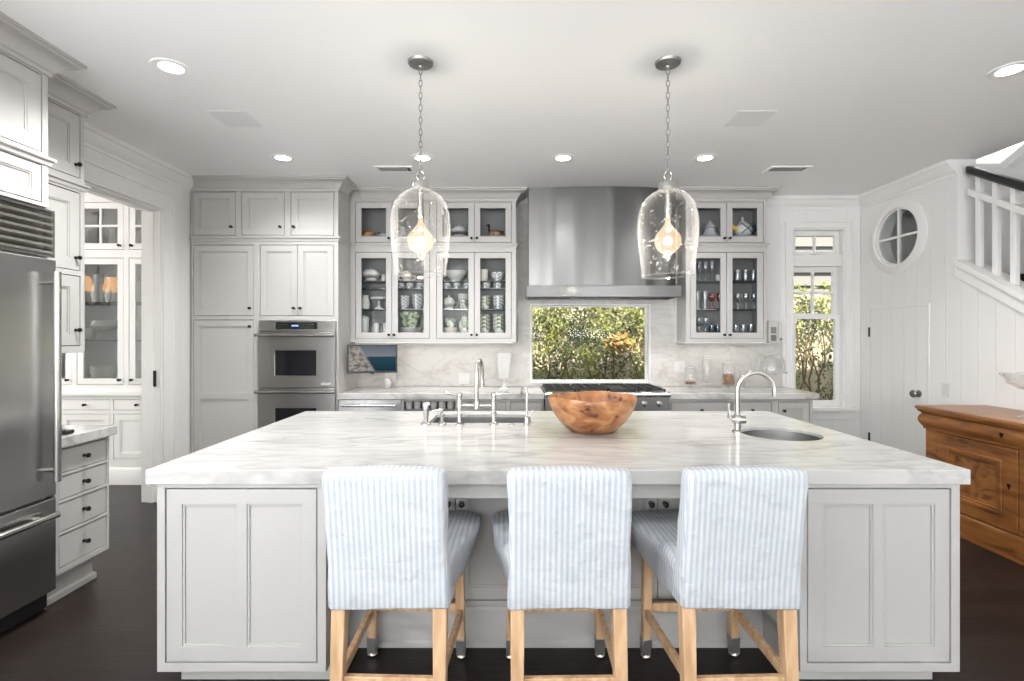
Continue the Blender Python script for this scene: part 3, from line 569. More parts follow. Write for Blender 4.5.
for i in range(70):
    leaf(gold, Vector((1.50+random.gauss(0, .10), 7.06-abs(random.gauss(0, .03)), 1.36+random.gauss(0, .06))), random.uniform(.06, .10), Vector((random.uniform(-.5, .5), -1, random.uniform(0, .8))), random.uniform(0, 6.28))
obj('golden_leaves', gold, 'leafb', crp, smooth=0, label='patch of golden leaves')
vb = MB()
for i in range(52):
    x = -1.3+i*.14+random.uniform(-.1, .1); pts = []; z = -.1; dx = random.uniform(-.5, .5)
    for q in range(9): pts.append((x, 7.2-random.uniform(0, .05), z)); x += dx*.25+random.uniform(-.09, .09); z += .24
    vb.tube(pts, [.018-.0016*q for q in range(9)], 6)
obj('stems', vb, 'bark', crp, label='brown woody stems')


# ================================================================== TALL OVEN WALL
FT = ('-y', 4.92); PI2 = WB-.022-4.92
def hollow(F, u0, u1, z0, z1, dep, holes, m='cab', parent=None, front=.02, inside='inside', decks=(), divs=(), base=True):
    """face frame and thin box behind it"""
    c = obj('face_frame', MB(F).plate(u0, u1, z0, z1, 0, front, holes), m, parent, .0015)
    b = MB(F); t = .016
    b.box(u0, u0+t, front+.0005, dep, z0, z1); b.box(u1-t, u1, front+.0005, dep, z0, z1); b.box(u0+t, u1-t, front+.0005, dep, z1-t, z1); b.box(u0+t, u1-t, front+.0005, dep, z0, z0+t)
    obj('carcass', b, m, parent)
    b = MB(F); b.box(u0+t, u1-t, dep-.01, dep-.002, z0+t, z1-t)
    b.box(u0+t, u0+t+.002, front+.001, dep-.01, z0+t, z1-t); b.box(u1-t-.002, u1-t, front+.001, dep-.01, z0+t, z1-t)
    for (a, c2) in decks: b.box(u0+t+.002, u1-t-.002, front+.001, dep-.01, a, c2)
    for (a, c2, e, f) in divs: b.box(a, c2, front+.001, dep-.01, e, f)
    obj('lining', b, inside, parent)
    return c
t1 = thing('tall_cabinet', 'tall greige pantry cabinet with two stacked doors left of the wall ovens', 'cabinet', (-2.75, 5.2, 0))
ds = [(-3.042, -2.466, 1.66, 2.335), (-3.042, -2.466, .12, 1.615)]
hollow(FT, -3.062, -2.432, .0, 2.374, PI2, [grow(d) for d in ds], parent=t1)
door(t1, FT, *ds[0], kn=(-2.497, 1.73)); door(t1, FT, *ds[1], kn=(-2.497, 1.555), midrail=.885)
t2 = thing('oven_cabinet', 'greige tall cabinet housing the double wall oven under a pair of doors', 'cabinet', (-2.04, 5.2, 0))
ds = [(-2.40, -2.045, 1.66, 2.335), (-2.041, -1.697, 1.66, 2.335), (-2.40, -1.697, .12, .30)]
hollow(FT, -2.431, -1.65, 0, 2.374, PI2, [(-2.405, -1.692, 1.655, 2.34), (-2.398, -1.672, .345, 1.612), grow(ds[2])], parent=t2)
door(t2, FT, *ds[0], kn=(-2.075, 1.73)); door(t2, FT, *ds[1], kn=(-2.011, 1.73)); door(t2, FT, *ds[2], name='drawer')
t3 = thing('top_cabinet', 'greige row of three small cabinet doors under the crown above the ovens', 'cabinet', (-2.35, 5.2, 2.376))
ds = [(-3.045, -2.64), (-2.577, -2.172), (-2.105, -1.697)]
hollow(FT, -3.062, -1.65, 2.3755, 2.857, PI2, [grow((a, b, 2.435, 2.845)) for a, b in ds], parent=t3)
for (a, b), ku in zip(ds, (-2.675, -2.205, -2.075)): door(t3, FT, a, b, 2.435, 2.845, kn=(ku, 2.51))
obj('crown_molding', MB().sweep(CROWN, [(-3.078, 4.92), (-1.65, 4.92), (-1.65, 5.16)]), 'cab', t3)
obj('crown_backing', MB().box(-3.062, -1.652, 4.93, 5.555, 2.8575, 2.968), 'cab', t3)
obj('belt_molding', MB().sweep(MIDM, [(-3.062, 4.92), (-1.65, 4.92), (-1.65, 5.27)]), 'cab', t3)

ov = thing('double_oven', 'stainless steel double wall oven with blue lit display in the tall cabinet', 'oven', (-2.05, 5.0, .35))
OU0, OU1 = -2.403, -1.668
obj('body', MB(FT).box(-2.395, -1.676, .02, .5, .352, 1.605), 'steeld', ov)
cp = obj('control_panel', MB(FT).box(OU0, OU1, -.022, -.001, 1.508, 1.612), 'steeld', ov, .003)
dp = obj('display', MB(FT).box(-2.242, -1.845, -.0245, -.0215, 1.528, 1.594), 'gloss', cp, .001)
b = MB(FT)
for k, (a, h) in enumerate([(-2.08, .024), (-2.065, .024), (-2.046, .024), (-2.031, .024)]): b.loop([(.0045, -.0246), (.0045, -.026), (.007, -.026), (.007, -.0246)], (a, 0, 1.562), 10, 'y')
b.box(-2.056, -2.053, -.026, -.0246, 1.556, 1.559).box(-2.056, -2.053, -.026, -.0246, 1.566, 1.569)
obj('digits', b, 'led', dp, label='blue lit clock digits')
b = MB(FT)
for k in range(10):
    u = (-2.225+.022*k) if k < 5 else (-1.985+.024*(k-5)); b.box(u, u+.012, -.0258, -.0246, 1.571, 1.5735); b.box(u, u+.009, -.0258, -.0246, 1.548, 1.5505)
obj('key_marks', b, 'nickel', dp)
for (z0, z1, wz0, wz1) in ((.972, 1.500, 1.085, 1.325), (.352, .962, .46, .775)):
    d_ = obj('door', MB(FT).plate(OU0, OU1, z0, z1, -.045, -.001, [(-2.238, -1.845, wz0, wz1)]), 'steeld', ov, .003)
    obj('window', MB(FT).box(-2.242, -1.841, -.0425, -.030, wz0-.004, wz1+.004), 'gloss', d_)
    hd = MB(FT).tube([(OU0-.01, -.085, z1-.030), (OU1+.01, -.085, z1-.030)], .014, 12); obj('handle', hd, 'nickel', d_, label='horizontal tubular handle')
    for a in (OU0+.015, OU1-.035): obj('handle_post', MB(FT).box(a, a+.02, -.085, -.044, z1-.042, z1-.018), 'nickel', d_)
def text(body, name, loc, rot, size, m, parent, shear=.3):
    c = bpy.data.curves.new(name, 'FONT'); c.body = body; c.size = size; c.shear = shear; c.extrude = .0006; c.align_x = 'CENTER'
    o = bpy.data.objects.new(name, c); COL.objects.link(o); bpy.context.view_layer.update()
    me = bpy.data.meshes.new_from_object(o.evaluated_get(bpy.context.evaluated_depsgraph_get())); bpy.data.objects.remove(o)
    q = bpy.data.objects.new(name, me); COL.objects.link(q); me.materials.append(MT[m]); q.parent = parent; q.location = Vector(loc)-ORG[parent.name]; q.rotation_euler = rot
    return q
text('dacor', 'lettering', (-1.755, 4.8735, .998), (R90, 0, 0), .042, 'purewhite', ov)

# ================================================================== GLASS FRONTED WALL CABINETS
FU = ('-y', 5.28); DU = WB-.022-5.28
def wallcab(name_label, u0, u1, cols, div, loc, shelves, crownpath, beltpath, kz=(1.475, 2.47)):
    t = thing('wall_cabinet', name_label, 'cabinet', loc)
    lo = [(a, b, 1.44, 2.325) for a, b in cols]; up = [(a, b, 2.432, 2.842) for a, b in cols]
    pr = [(cols[i][0]-GAP, cols[i+1][1]+GAP) for i in range(0, len(cols), 2)]
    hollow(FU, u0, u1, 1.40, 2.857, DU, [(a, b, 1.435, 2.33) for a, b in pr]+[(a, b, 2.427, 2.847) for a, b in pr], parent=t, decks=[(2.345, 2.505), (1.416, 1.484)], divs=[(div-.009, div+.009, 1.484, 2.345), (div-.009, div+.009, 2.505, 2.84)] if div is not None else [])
    for k, (a, b) in enumerate(cols):
        ku = (b-.025) if k % 2 == 0 else (a+.025)
        door(t, FU, *lo[k], style='glass', kn=(ku, kz[0])); door(t, FU, *up[k], style='glass', kn=(ku, kz[1]))
    segs = [(u0+.019, (div-.01) if div is not None else u1-.019)]+([(div+.01, u1-.019)] if div is not None else [])
    for z, th, d0, which in shelves:
        for i, (a, b) in enumerate(segs):
            if which is None or i in which: obj('glass_shelf', MB(FU).box(a, b, d0, DU-.012, z-th, z), 'gshelf', t)
    obj('crown_molding', MB().sweep(CROWN, crownpath), 'cab', t); obj('crown_backing', MB().box(u0+.005, u1-.005, 5.29, 5.55, 2.8575, 2.968), 'cab', t)
    obj('belt_molding', MB().sweep(MIDM, beltpath), 'cab', t)
    obj('light_rail', MB().sweep([(-.02, 1.375), (.006, 1.375), (.012, 1.39), (.004, 1.40), (-.02, 1.3995)], beltpath), 'cab', t)
    obj('under_cabinet_light', MB().box(u0+.1, u1-.1, 5.36, 5.40, 1.386, 1.3995), 'strip', t, label='slim lit strip under the cabinet')
    area('under_cabinet_glow', ((u0+u1)/2, 5.38, 1.382), (0, 0, 0), (u1-u0)-.2, .04, 0.45*(u1-u0), (1, .94, .82))
    return t
LC = [(-1.593, -1.222), (-1.217, -.832), (-.755, -.371), (-.366, .012)]
wallcab('greige wall cabinet with glass doors full of white dishes left of the range hood', -1.648, .06, LC, -.793, (-.8, 5.43, 1.40),
        [(2.04, .008, .06, None), (1.745, .008, .06, None), (1.965, .006, .09, None)],
        [(-1.53, 5.28), (.06, 5.28), (.06, 5.556)], [(-1.6, 5.28), (.06, 5.28), (.06, 5.55)])
RCOLS = [(1.862, 2.232), (2.238, 2.612)]
wallcab('greige wall cabinet with glass doors full of drinking glasses right of the range hood', 1.814, 2.64, RCOLS, None, (2.23, 5.43, 1.40),
        [(2.04, .010, .045, None), (1.745, .010, .045, None)],
        [(1.814, 5.556), (1.814, 5.28), (2.64, 5.28), (2.64, 5.50)], [(1.814, 5.55), (1.814, 5.28), (2.64, 5.28), (2.64, 5.55)])

# ================================================================== RANGE HOOD
hd = thing('range_hood', 'large brushed stainless range hood reaching up to the ceiling', 'range hood', (.94, 5.3, 1.85))
HY = 5.15
prof = []
for i in range(25):
    q = i/24; u = .192+q*(1.69-.192); prof.append((u, HY+.07-.07*math.sin(PI*q)+(.003*math.sin(q*31))))
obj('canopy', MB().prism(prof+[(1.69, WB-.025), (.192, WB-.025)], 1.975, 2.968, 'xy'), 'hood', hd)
obj('bottom_band', MB().plate(.165, 1.722, HY-.015, WB-.025, 1.855, 1.972, [(.185, 1.70, HY+.01, WB-.04)], 'xy'), 'hood', hd, .003)
obj('underside', MB().box(.186, 1.699, HY+.011, WB-.041, 1.90, 1.915), 'steeld', hd)
b = MB()
for i in range(3): b.box(.25+i*.47, .25+i*.47+.42, HY+.12, WB-.06, 1.885, 1.8995)
obj('baffle_filters', b, 'steel', hd)
for i in range(4):
    x = .36+i*.39; obj('hood_lamp', MB().lathe([(.028, 1.886), (.03, 1.8995)], (x, HY+.07, 0), 16), 'lamp', hd, label='small round hood lamp')
    l = bpy.data.lights.new('hood_spot', 'SPOT'); l.energy = 4; l.spot_size = 1.6; l.spot_blend = .7; l.shadow_soft_size = .03; l.color = (1, .93, .82)
    lo = bpy.data.objects.new('hood_spot', l); lo.location = (x, HY+.07, 1.88); COL.objects.link(lo)

# ================================================================== BACK BASE CABINETS, COUNTERS, RANGE
def counter(label, u0, u1, y0, y1, holes=(), m='marble', z0=.857, z1=.915, nm='countertop'):
    return obj(nm, MB().plate(u0, u1, y0, y1, z0, z1, holes, 'xy'), m, None, .004, label=label, cat='countertop')
counter('white marble countertop running from the oven wall to the range', -1.648, .328, 4.885, WB-.022)
counter('white marble countertop right of the range holding glass jars', 1.512, 2.955, 4.885, WB-.022)
dw = thing('dishwasher', 'stainless dishwasher with bar handle beside the oven cabinet', 'dishwasher', (-1.345, 5.2, 0))
obj('body', MB(FT).box(-1.645, -1.045, .02, .6, .10, .853), 'steeld', dw); obj('front_panel', MB(FT).box(-1.642, -1.048, -.012, .019, .10, .853), 'steel', dw, .003)
obj('handle', MB(FT).tube([(-1.60, -.058, .80), (-1.09, -.058, .80)], .013, 12), 'nickel', dw)
for a in (-1.60, -1.105): obj('handle_post', MB(FT).box(a, a+.015, -.058, -.0121, .79, .81), 'nickel', dw)
ob = thing('open_base_cabinet', 'greige open base cabinet with shelves of crockery behind the island faucet', 'cabinet', (-.78, 5.2, 0))
hollow(FT, -1.042, -.505, 0, .855, .6, [(-1.02, -.525, .12, .835)], parent=ob, decks=[(.745, .758), (.45, .465)])
dbs = [(-.47, -.045), (.005, .305)]
bc = thing('base_cabinet', 'greige base cabinet with panel doors between the open shelves and the range', 'cabinet', (-.09, 5.2, 0))
hollow(FT, -.503, .325, 0, .855, .6, [grow((a, b, .12, .825)) for a, b in dbs], parent=bc)
door(bc, FT, *dbs[0], .12, .825, kn=(-.08, .72)); door(bc, FT, *dbs[1], .12, .825, kn=(.27, .72))
rbx = thing('base_cabinet', 'greige base cabinet with dark knobbed drawers and a door right of the range', 'cabinet', (2.2, 5.2, 0))
dl = [(1.555, 2.125, .66, .825, 'drawer'), (2.145, 2.51, .66, .825, 'drawer'), (1.555, 2.125, .12, .635, 'drawer'), (2.145, 2.51, .12, .635, 'drawer'), (2.585, 2.875, .12, .825, 'door')]
hollow(FT, 1.514, 2.91, 0, .855, .6, [grow(d[:4]) for d in dl], parent=rbx)
for d in dl: door(rbx, FT, *d[:4], kn=(((d[0]+d[1])/2, (d[2]+d[3])/2+.01) if d[4] == 'drawer' else (2.63, .745)), name=d[4], style='flat' if d[3]-d[2] < .2 else 'panel')

rg = thing('range', 'stainless professional gas range with black grates under the hood', 'range', (.92, 5.2, 0))
FR = ('-y', 4.85); R0, R1 = .335, 1.505
obj('body', MB(FR).box(R0, R1, .02, .70, .10, .895), 'steel', rg); obj('kick_plate', MB(FR).box(R0+.01, R1-.01, .06, .09, 0, .099), 'black', rg)
obj('control_panel', MB(FR).hexa([(R0, -.02, .745), (R1, -.02, .745), (R1, .019, .745), (R0, .019, .745)], [(R0, -.03, .895), (R1, -.03, .895), (R1, .019, .895), (R0, .019, .895)]), 'steel', rg, .004)
obj('bullnose', MB(FR).tube([(R0-.006, -.022, .908), (R1+.006, -.022, .908)], .024, 16), 'steel', rg)
obj('cooktop', MB(FR).box(R0, R1, -.02, .70, .896, .925), 'steeld', rg, .003)
for u in (.43, .57, .71, .85, 1.13, 1.27, 1.41): obj('control_knob', MB(FR).lathe([(.026, 0), (.026, -.012), (.019, -.015), (.017, -.045), (0, -.047)], (u, -.026, .822), 18, 'y'), 'nickel', rg)
for (a, b) in ((.335, .645), (.645, .955), (1.215, 1.505)):
    g = MB(FR)
    for k in range(5): y = .06+.14*k; g.box(a+.012, b-.012, y, y+.012, .938, .952)
    for k in range(4): x = a+.012+(b-a-.036)*k/3; g.box(x, x+.012, .06, .632, .938, .952)
    for x in (a+.014, b-.026):
        for y in (.06, .62): g.box(x, x+.012, y, y+.012, .9255, .938)
    obj('grate', g, 'castiron', rg)
    obj('burner', MB(FR).lathe([(.05, .9255), (.05, .934), (.03, .937), (0, .937)], ((a+b)/2, .2, 0), 16).lathe([(.05, .9255), (.05, .934), (.03, .937), (0, .937)], ((a+b)/2, .48, 0), 16), 'black', rg)
obj('griddle', MB(FR).plate(.965, 1.205, .05, .64, .9255, .955, [(.985, 1.185, .07, .62)], 'xy').box(.984, 1.186, .069, .621, .9255, .935), 'castiron', rg)
for (a, b) in ((R0+.01, 1.02), (1.03, R1-.01)):
    d_ = obj('oven_door', MB(FR).box(a, b, -.02, .019, .13, .735), 'steel', rg, .004); obj('handle', MB(FR).tube([(a+.03, -.07, .68), (b-.03, -.07, .68)], .014, 10).box(a+.05, a+.07, -.07, -.021, .67, .69).box(b-.07, b-.05, -.07, -.021, .67, .69), 'nickel', d_)

# ================================================================== LEFT RUN: REFRIGERATOR WALL
FF = ('+x', -2.45)
fr = thing('refrigerator', 'large stainless refrigerator with louvred top grille and freezer drawer at left edge', 'refrigerator', (-2.75, 2.1, 0))
Y0, Y1 = 1.52, 2.742
obj('body', MB(FF).box(Y0, Y1, .03, .60, .10, 2.13), 'steeld', fr); obj('toe_grille', MB(FF).box(Y0, Y1, .03, .06, .012, .099), 'black', fr)
d_ = obj('door', MB(FF).box(Y0, Y1, -.02, .029, .615, 1.868), 'steelh', fr, .004)
obj('handle', MB(FF).tube([(Y1-.055, -.075, .70), (Y1-.055, -.075, 1.80)], .017, 14).tube([(Y1-.055, -.02, .76), (Y1-.055, -.075, .76)], .010, 8).tube([(Y1-.055, -.02, 1.74), (Y1-.055, -.075, 1.74)], .010, 8), 'nickel', d_, label='long vertical bar handle')
d_ = obj('freezer_drawer', MB(FF).box(Y0, Y1, -.02, .029, .11, .60), 'steelh', fr, .004)
obj('handle', MB(FF).tube([(Y0+.05, -.072, .525), (Y1-.05, -.072, .525)], .017, 14).tube([(Y0+.12, -.02, .525), (Y0+.12, -.072, .525)], .010, 8).tube([(Y1-.12, -.02, .525), (Y1-.12, -.072, .525)], .010, 8), 'nickel', d_, label='long horizontal bar handle')
g = MB(FF).plate(Y0, Y1, 1.88, 2.13, -.012, .029, [(Y0+.02, Y1-.02, 1.895, 2.118)])
for k in range(6):
    z = 1.897+.0368*k; g.hexa([(Y0+.018, -.018, z), (Y1-.018, -.018, z), (Y1-.018, .026, z+.02), (Y0+.018, .026, z+.02)], [(Y0+.018, -.022, z+.013), (Y1-.018, -.022, z+.013), (Y1-.018, .024, z+.032), (Y0+.018, .024, z+.032)])
obj('top_grille', g, 'nickel', fr)
FG = ('+x', -2.48)
fc = thing('over_fridge_cabinet', 'greige cabinet with raised panel doors above the refrigerator', 'cabinet', (-2.75, 2.1, 2.15))
ds = [(1.40, 2.045, 2.175, 2.365), (2.06, 2.712, 2.175, 2.365), (1.40, 2.045, 2.44, 2.842), (2.06, 2.712, 2.44, 2.842)]
hollow(FG, 1.36, 2.75, 2.15, 2.857, .58, [grow(d) for d in ds], parent=fc)
for d in ds: door(fc, FG, *d, st=.05 if d[3] < 2.4 else .075)
obj('crown_molding', MB().sweep(CROWN, [(-2.48, 1.36), (-2.48, 2.75), (-2.575, 2.75)]), 'cab', fc)
obj('crown_backing', MB().box(-3.06, -2.49, 1.36, 2.745, 2.8575, 2.968), 'cab', fc)
obj('belt_molding', MB().sweep(MIDM, [(-2.48, 1.36), (-2.48, 2.75), (-2.64, 2.75)]), 'cab', fc)
fp = obj('end_panel', MB().box(-3.05, -2.49, 2.7425, 2.7500, 0, 2.149), 'cab', fc)
FW = ('+x', -2.70)
tw = thing('tower_cabinet', 'narrow greige wall cabinet with three stacked doors over the short counter', 'cabinet', (-2.88, 3.0, 1.36))
ds = [(2.80, 3.215, 1.405, 1.835), (2.80, 3.215, 1.875, 2.355), (2.80, 3.215, 2.455, 2.842)]
hollow(FW, 2.765, 3.25, 1.36, 2.857, .34, [grow(d) for d in ds], parent=tw)
for d, kz in zip(ds, (1.50, 1.95, 2.53)): door(tw, FW, *d, kn=(3.185, kz), st=.07)
obj('crown_molding', MB().sweep(CROWN, [(-2.70, 2.752), (-2.70, 3.25), (-2.96, 3.25)]), 'cab', tw)
obj('crown_backing', MB().box(-3.03, -2.71, 2.77, 3.245, 2.8575, 2.968), 'cab', tw)
obj('belt_molding', MB().sweep(MIDM, [(-2.70, 2.752), (-2.70, 3.25), (-3.03, 3.25)]), 'cab', tw)
FD = ('+x', -2.45)
db = thing('drawer_cabinet', 'greige base cabinet of four dark knobbed drawers beside the refrigerator', 'cabinet', (-2.75, 2.95, 0))
ds = [(2.785, 3.108, .715, .838), (2.785, 3.108, .57, .69), (2.785, 3.108, .395, .545), (2.785, 3.108, .20, .37)]
hollow(FD, 2.755, 3.13, .165, .855, .60, [grow(d) for d in ds], parent=db)
for d in ds: door(db, FD, *d, style='flat', name='drawer', kn=((d[0]+d[1])/2, (d[2]+d[3])/2))
obj('plinth', MB().box(-3.03, -2.52, 2.755, 3.09, 0, .1645).sweep([(0, 0), (.014, 0), (.014, .03), (.006, .04), (0, .04)], [(-2.52, 2.755), (-2.52, 3.09), (-3.0, 3.09)]), 'cab', db)
obj('end_panel', MB().plate(-3.03, -2.47, .18, .84, 3.1301, 3.138, [(-2.95, -2.55, .26, .76)]), 'cab', db, .002)
counter('short white marble countertop between the refrigerator and the pantry doorway', -3.045, -2.42, 2.752, 3.16)
rm = thing('telephone', 'small black cordless handset lying on the short left counter', 'telephone', (-2.50, 2.86, .9155))
obj('body', MB().box(-2.55, -2.45, 2.83, 2.885, .9155, .938), 'black', rm, .008, seg=3)
obj('keypad', MB().box(-2.53, -2.49, 2.843, 2.872, .938, .9395), 'pewter', rm)

# ================================================================== PANTRY DRESSER
FP = ('-y', 5.05)
pc = thing('pantry_dresser', 'bright white built-in dresser with glass doors seen through the pantry doorway', 'dresser', (-4.0, 5.2, 0))
cs = [(-4.80, -4.33), (-4.27, -3.816), (-3.757, -3.30)]
lo = [(a, b, .985, 2.23) for a, b in cs]; up = [(a, b, 2.32, 2.78) for a, b in cs]
dw_ = [(-4.90, -4.45, .735, .835), (-4.43, -3.95, .735, .835), (-3.91, -3.44, .735, .835)]; dd_ = [(a, b, .25, .69) for a, b, _, _ in dw_]
hollow(FP, -4.93, -3.265, 0, 2.90, WB-.004-5.05, [grow(x) for x in lo+up+dw_+dd_], m='purewhite', parent=pc, inside='inside2', decks=[(2.255, 2.30), (.86, .965), (.70, .712)])
for a, b, z0, z1 in lo: door(pc, FP, a, b, z0, z1, style='glass', gm='glassp', m='purewhite', kn=((b-.03) if b < -3.4 else (a+.03), 1.03))
for a, b, z0, z1 in up:
    m_ = (a+b)/2; zz = (z0+z1)/2; h = [(a+.058, m_-.011, z0+.058, zz-.011), (m_+.011, b-.058, z0+.058, zz-.011), (a+.058, m_-.011, zz+.011, z1-.058), (m_+.011, b-.058, zz+.011, z1-.058)]
    door(pc, FP, a, b, z0, z1, style='glass', gm='glassp', m='purewhite', mun=h, kn=((b-.03) if b < -3.4 else (a+.03), 2.355))
for x in dw_: door(pc, FP, *x, style='flat', name='drawer', m='purewhite', kn=((x[0]+x[1])/2, .785))
for x in dd_: door(pc, FP, *x, m='purewhite')
obj('ledge', MB().box(-4.93, -3.262, 5.02, 5.0498, .875, .915), 'purewhite', pc, .004)
obj('plinth', MB().sweep([(0, 0), (.02, 0), (.02, .14), (.01, .16), (0, .165)], [(-4.93, 5.0498), (-3.262, 5.0498)]), 'purewhite', pc)
for z in (1.42, 1.80): obj('glass_shelf', MB(FP).box(-4.90, -3.29, .06, .50, z-.008, z), 'gshelf', pc)

# ================================================================== ISLAND
IY = 2.107
FI = ('-y', IY)
isl = obj('countertop', MB().plate(-1.493, 1.886, 2.094, 3.74, .854, .915, [(-.515, .138, 3.235, 3.60)], 'xy'), 'marble', None, .004, label='big white marble island countertop with two sink cutouts', cat='countertop', seg=3)
cut(isl, MB().lathe([(.207, .7), (.207, 1.1)], (1.52, 2.88, 0), 56))
def pier(label, u0, u1, pn, kick):
    t = thing('island_cabinet', label, 'cabinet', ((u0+u1)/2, 2.9, 0))
    z0, z1 = .12, .831; a, b = pn
    obj('face_frame', MB(FI).plate(u0, u1, .08, .853, 0, .02, [grow((a, b, z0, z1))]), 'island', t, .0015)
    bx = MB(); bx.box(u0, u0+.018, IY+.0205, 3.70, .08, .853); bx.box(u1-.018, u1, IY+.0205, 3.70, .08, .853); bx.box(u0+.018, u1-.018, 3.68, 3.70, .08, .853); bx.box(u0+.018, u1-.018, IY+.0205, 3.68, .08, .098); bx.box(u0+.018, u1-.018, IY+.06, IY+.07, .098, .85)
    obj('carcass', bx, 'island', t)
    mid = (a+b)/2
    door(t, FI, a, b, z0, z1, m='island', mun=[(a+.064, mid-.022, z0+.062, z1-.062), (mid+.022, b-.060, z0+.062, z1-.062)], name='end_panel')
    obj('top_bead', MB(FI).box(u0+.004, u1-.004, -.006, -.0005, .843, .8535), 'island', t, .002)
    obj('toe_kick', MB().box(kick[0], kick[1], IY+.075, IY+.09, 0, .079).box(kick[0], kick[0]+.015, IY+.09, 3.64, 0, .079).box(kick[1]-.015, kick[1], IY+.09, 3.64, 0, .079), 'island', t)
    return t
pL = pier('left end cabinet of the greige island with a two panel front', -1.453, -.757, (-1.416, -.798), (-1.40, -.757))
pR = pier('right end cabinet of the greige island with a two panel front', 1.193, 1.852, (1.228, 1.812), (1.193, 1.80))
door(pR, ('-x', 1.193), -2.39, -2.17, .20, .775, d=-.022, m='island', st=.05, name='side_panel'); door(pL, ('+x', -.757), 2.17, 2.39, .20, .775, d=-.022, m='island', st=.05, name='side_panel')
ic = thing('island_cabinet', 'recessed middle cabinet of the greige island behind the three stools', 'cabinet', (.218, 2.9, 0))
FM = ('-y', 2.43); ds = [(-.735, -.262), (-.258, .20), (.236, .70), (.704, 1.17)]
obj('face_frame', MB(FM).plate(-.756, 1.192, .0, .853, 0, .02, [(-.74, .205, .205, .775), (.231, 1.175, .205, .775)]), 'island', ic, .0015)
obj('back_board', MB(FM).box(-.756, 1.192, .035, .05, .0, .853).box(-.756, 1.192, 1.25, 1.27, 0, .853), 'island', ic)
for (a, b), ku in zip(ds, (-.292, -.228, .668, .734)): door(ic, FM, a, b, .21, .77, m='island', kn=(ku, .668))
obj('apron', MB(FI).box(-.756, 1.192, .02, .045, .788, .853), 'island', ic, .002)
obj('base_molding', MB().sweep([(0, 0), (.028, 0), (.028, .022), (.018, .03), (.018, .115), (.012, .125), (.012, .165), (.004, .18), (0, .18)], [(-.756, 2.4298), (1.192, 2.4298)]), 'island', ic)

# sinks
sk1 = thing('kitchen_sink', 'large rectangular stainless sink set in the island behind the bridge faucet', 'sink', (-.19, 3.42, .64))
obj('basin', MB().plate(-.5135, .1365, 3.2365, 3.5985, .650, .893, [(-.509, .132, 3.241, 3.594)], 'xy').box(-.5135, .1365, 3.2365, 3.5985, .640, .6499), 'steel', sk1)
obj('drain', MB().lathe([(.045, .6502), (.045, .654), (.02, .652), (0, .652)], (-.19, 3.42, 0), 20), 'nickel', sk1)
sk2 = thing('prep_sink', 'round stainless prep sink set in the right of the island top', 'sink', (1.52, 2.88, .70))
obj('basin', MB().loop([(.2055, .898), (.2055, .80), (.198, .73), (.14, .70), (.001, .70), (.001, .704), (.135, .704), (.193, .735), (.201, .80), (.201, .898)], (1.52, 2.88, 0), 56), 'steel', sk2, smooth=60)
obj('drain', MB().lathe([(.04, .7042), (.04, .708), (.018, .706), (0, .706)], (1.52, 2.88, 0), 20), 'nickel', sk2)

# bridge faucet and deck fittings
TOP = .9152; fy = 3.165
def esc(b, x, y, r=.027): return b.lathe([(r, TOP), (r, TOP+.006), (r*.8, TOP+.012), (r*.55, TOP+.016)], (x, y, 0), 20)
bf = thing('bridge_faucet', 'nickel bridge faucet with tall gooseneck spout and two lever handles at the island sink', 'faucet', (-.206, fy, TOP))
xs = (-.312, -.100); xc = -.206
for x, sg in ((xs[0], -1), (xs[1], 1)):
    b = esc(MB(), x, fy, .031); b.lathe([(.014, TOP+.01), (.013, TOP+.06), (.018, TOP+.065), (.018, TOP+.072), (.013, TOP+.078), (.013, 1.010), (.019, 1.015), (.019, 1.055), (.013, 1.062), (.012, 1.085), (.017, 1.09), (.018, 1.105), (.012, 1.116), (0, 1.118)], (x, fy, 0), 18)
    pst = obj('post', b, 'nickel', bf)
    obj('lever', MB().tube([(x+sg*.012, fy, 1.10), (x+sg*.035, fy, 1.103), (x+sg*.06, fy, 1.108), (x+sg*.085, fy, 1.108)], [.006, .008, .012, .009], 12).ball((x+sg*.088, fy, 1.108), .0085), 'nickel', pst)
obj('bridge', MB().tube([(xs[0], fy, 1.035), (xs[1], fy, 1.035)], .0115, 14).lathe([(.02, 1.012), (.02, 1.06), (.015, 1.07)], (xc, fy, 0), 18), 'nickel', bf)
pts = [(xc, fy, 1.05), (xc, fy, 1.22)]; R_ = .085
for k in range(1, 13): a = PI*k/12; pts.append((xc+.025*(1-math.cos(a))/2, fy+R_*(1-math.cos(a)), 1.22+.088*math.sin(a)))
pts += [(xc+.026, fy+2*R_, 1.17)]
obj('spout', MB().tube(pts, .0125, 14).lathe([(.0155, 1.135), (.0155, 1.172)], (xc+.026, fy+2*R_, 0), 16), 'nickel', bf)
sp = thing('side_sprayer', 'upright nickel side sprayer leftmost beside the island sink', 'sprayer', (-.52, fy, TOP))
obj('base', esc(MB(), -.52, fy, .032), 'nickel', sp); obj('wand', MB().lathe([(.015, TOP+.014), (.014, TOP+.05), (.018, TOP+.06), (.017, TOP+.10), (.019, TOP+.13), (.012, TOP+.142), (0, TOP+.144)], (-.52, fy, 0), 18).tube([(-.52, fy, TOP+.125), (-.49, fy-.01, TOP+.128)], [.014, .010], 12), 'nickel', sp)
so = thing('soap_dispenser', 'short nickel soap pump between the sprayer and the bridge faucet', 'soap dispenser', (-.42, fy, TOP))
obj('base', esc(MB(), -.42, fy, .026).lathe([(.012, TOP+.014), (.012, TOP+.05), (.015, TOP+.055), (.015, TOP+.068), (.007, TOP+.074)], (-.42, fy, 0), 16), 'nickel', so)
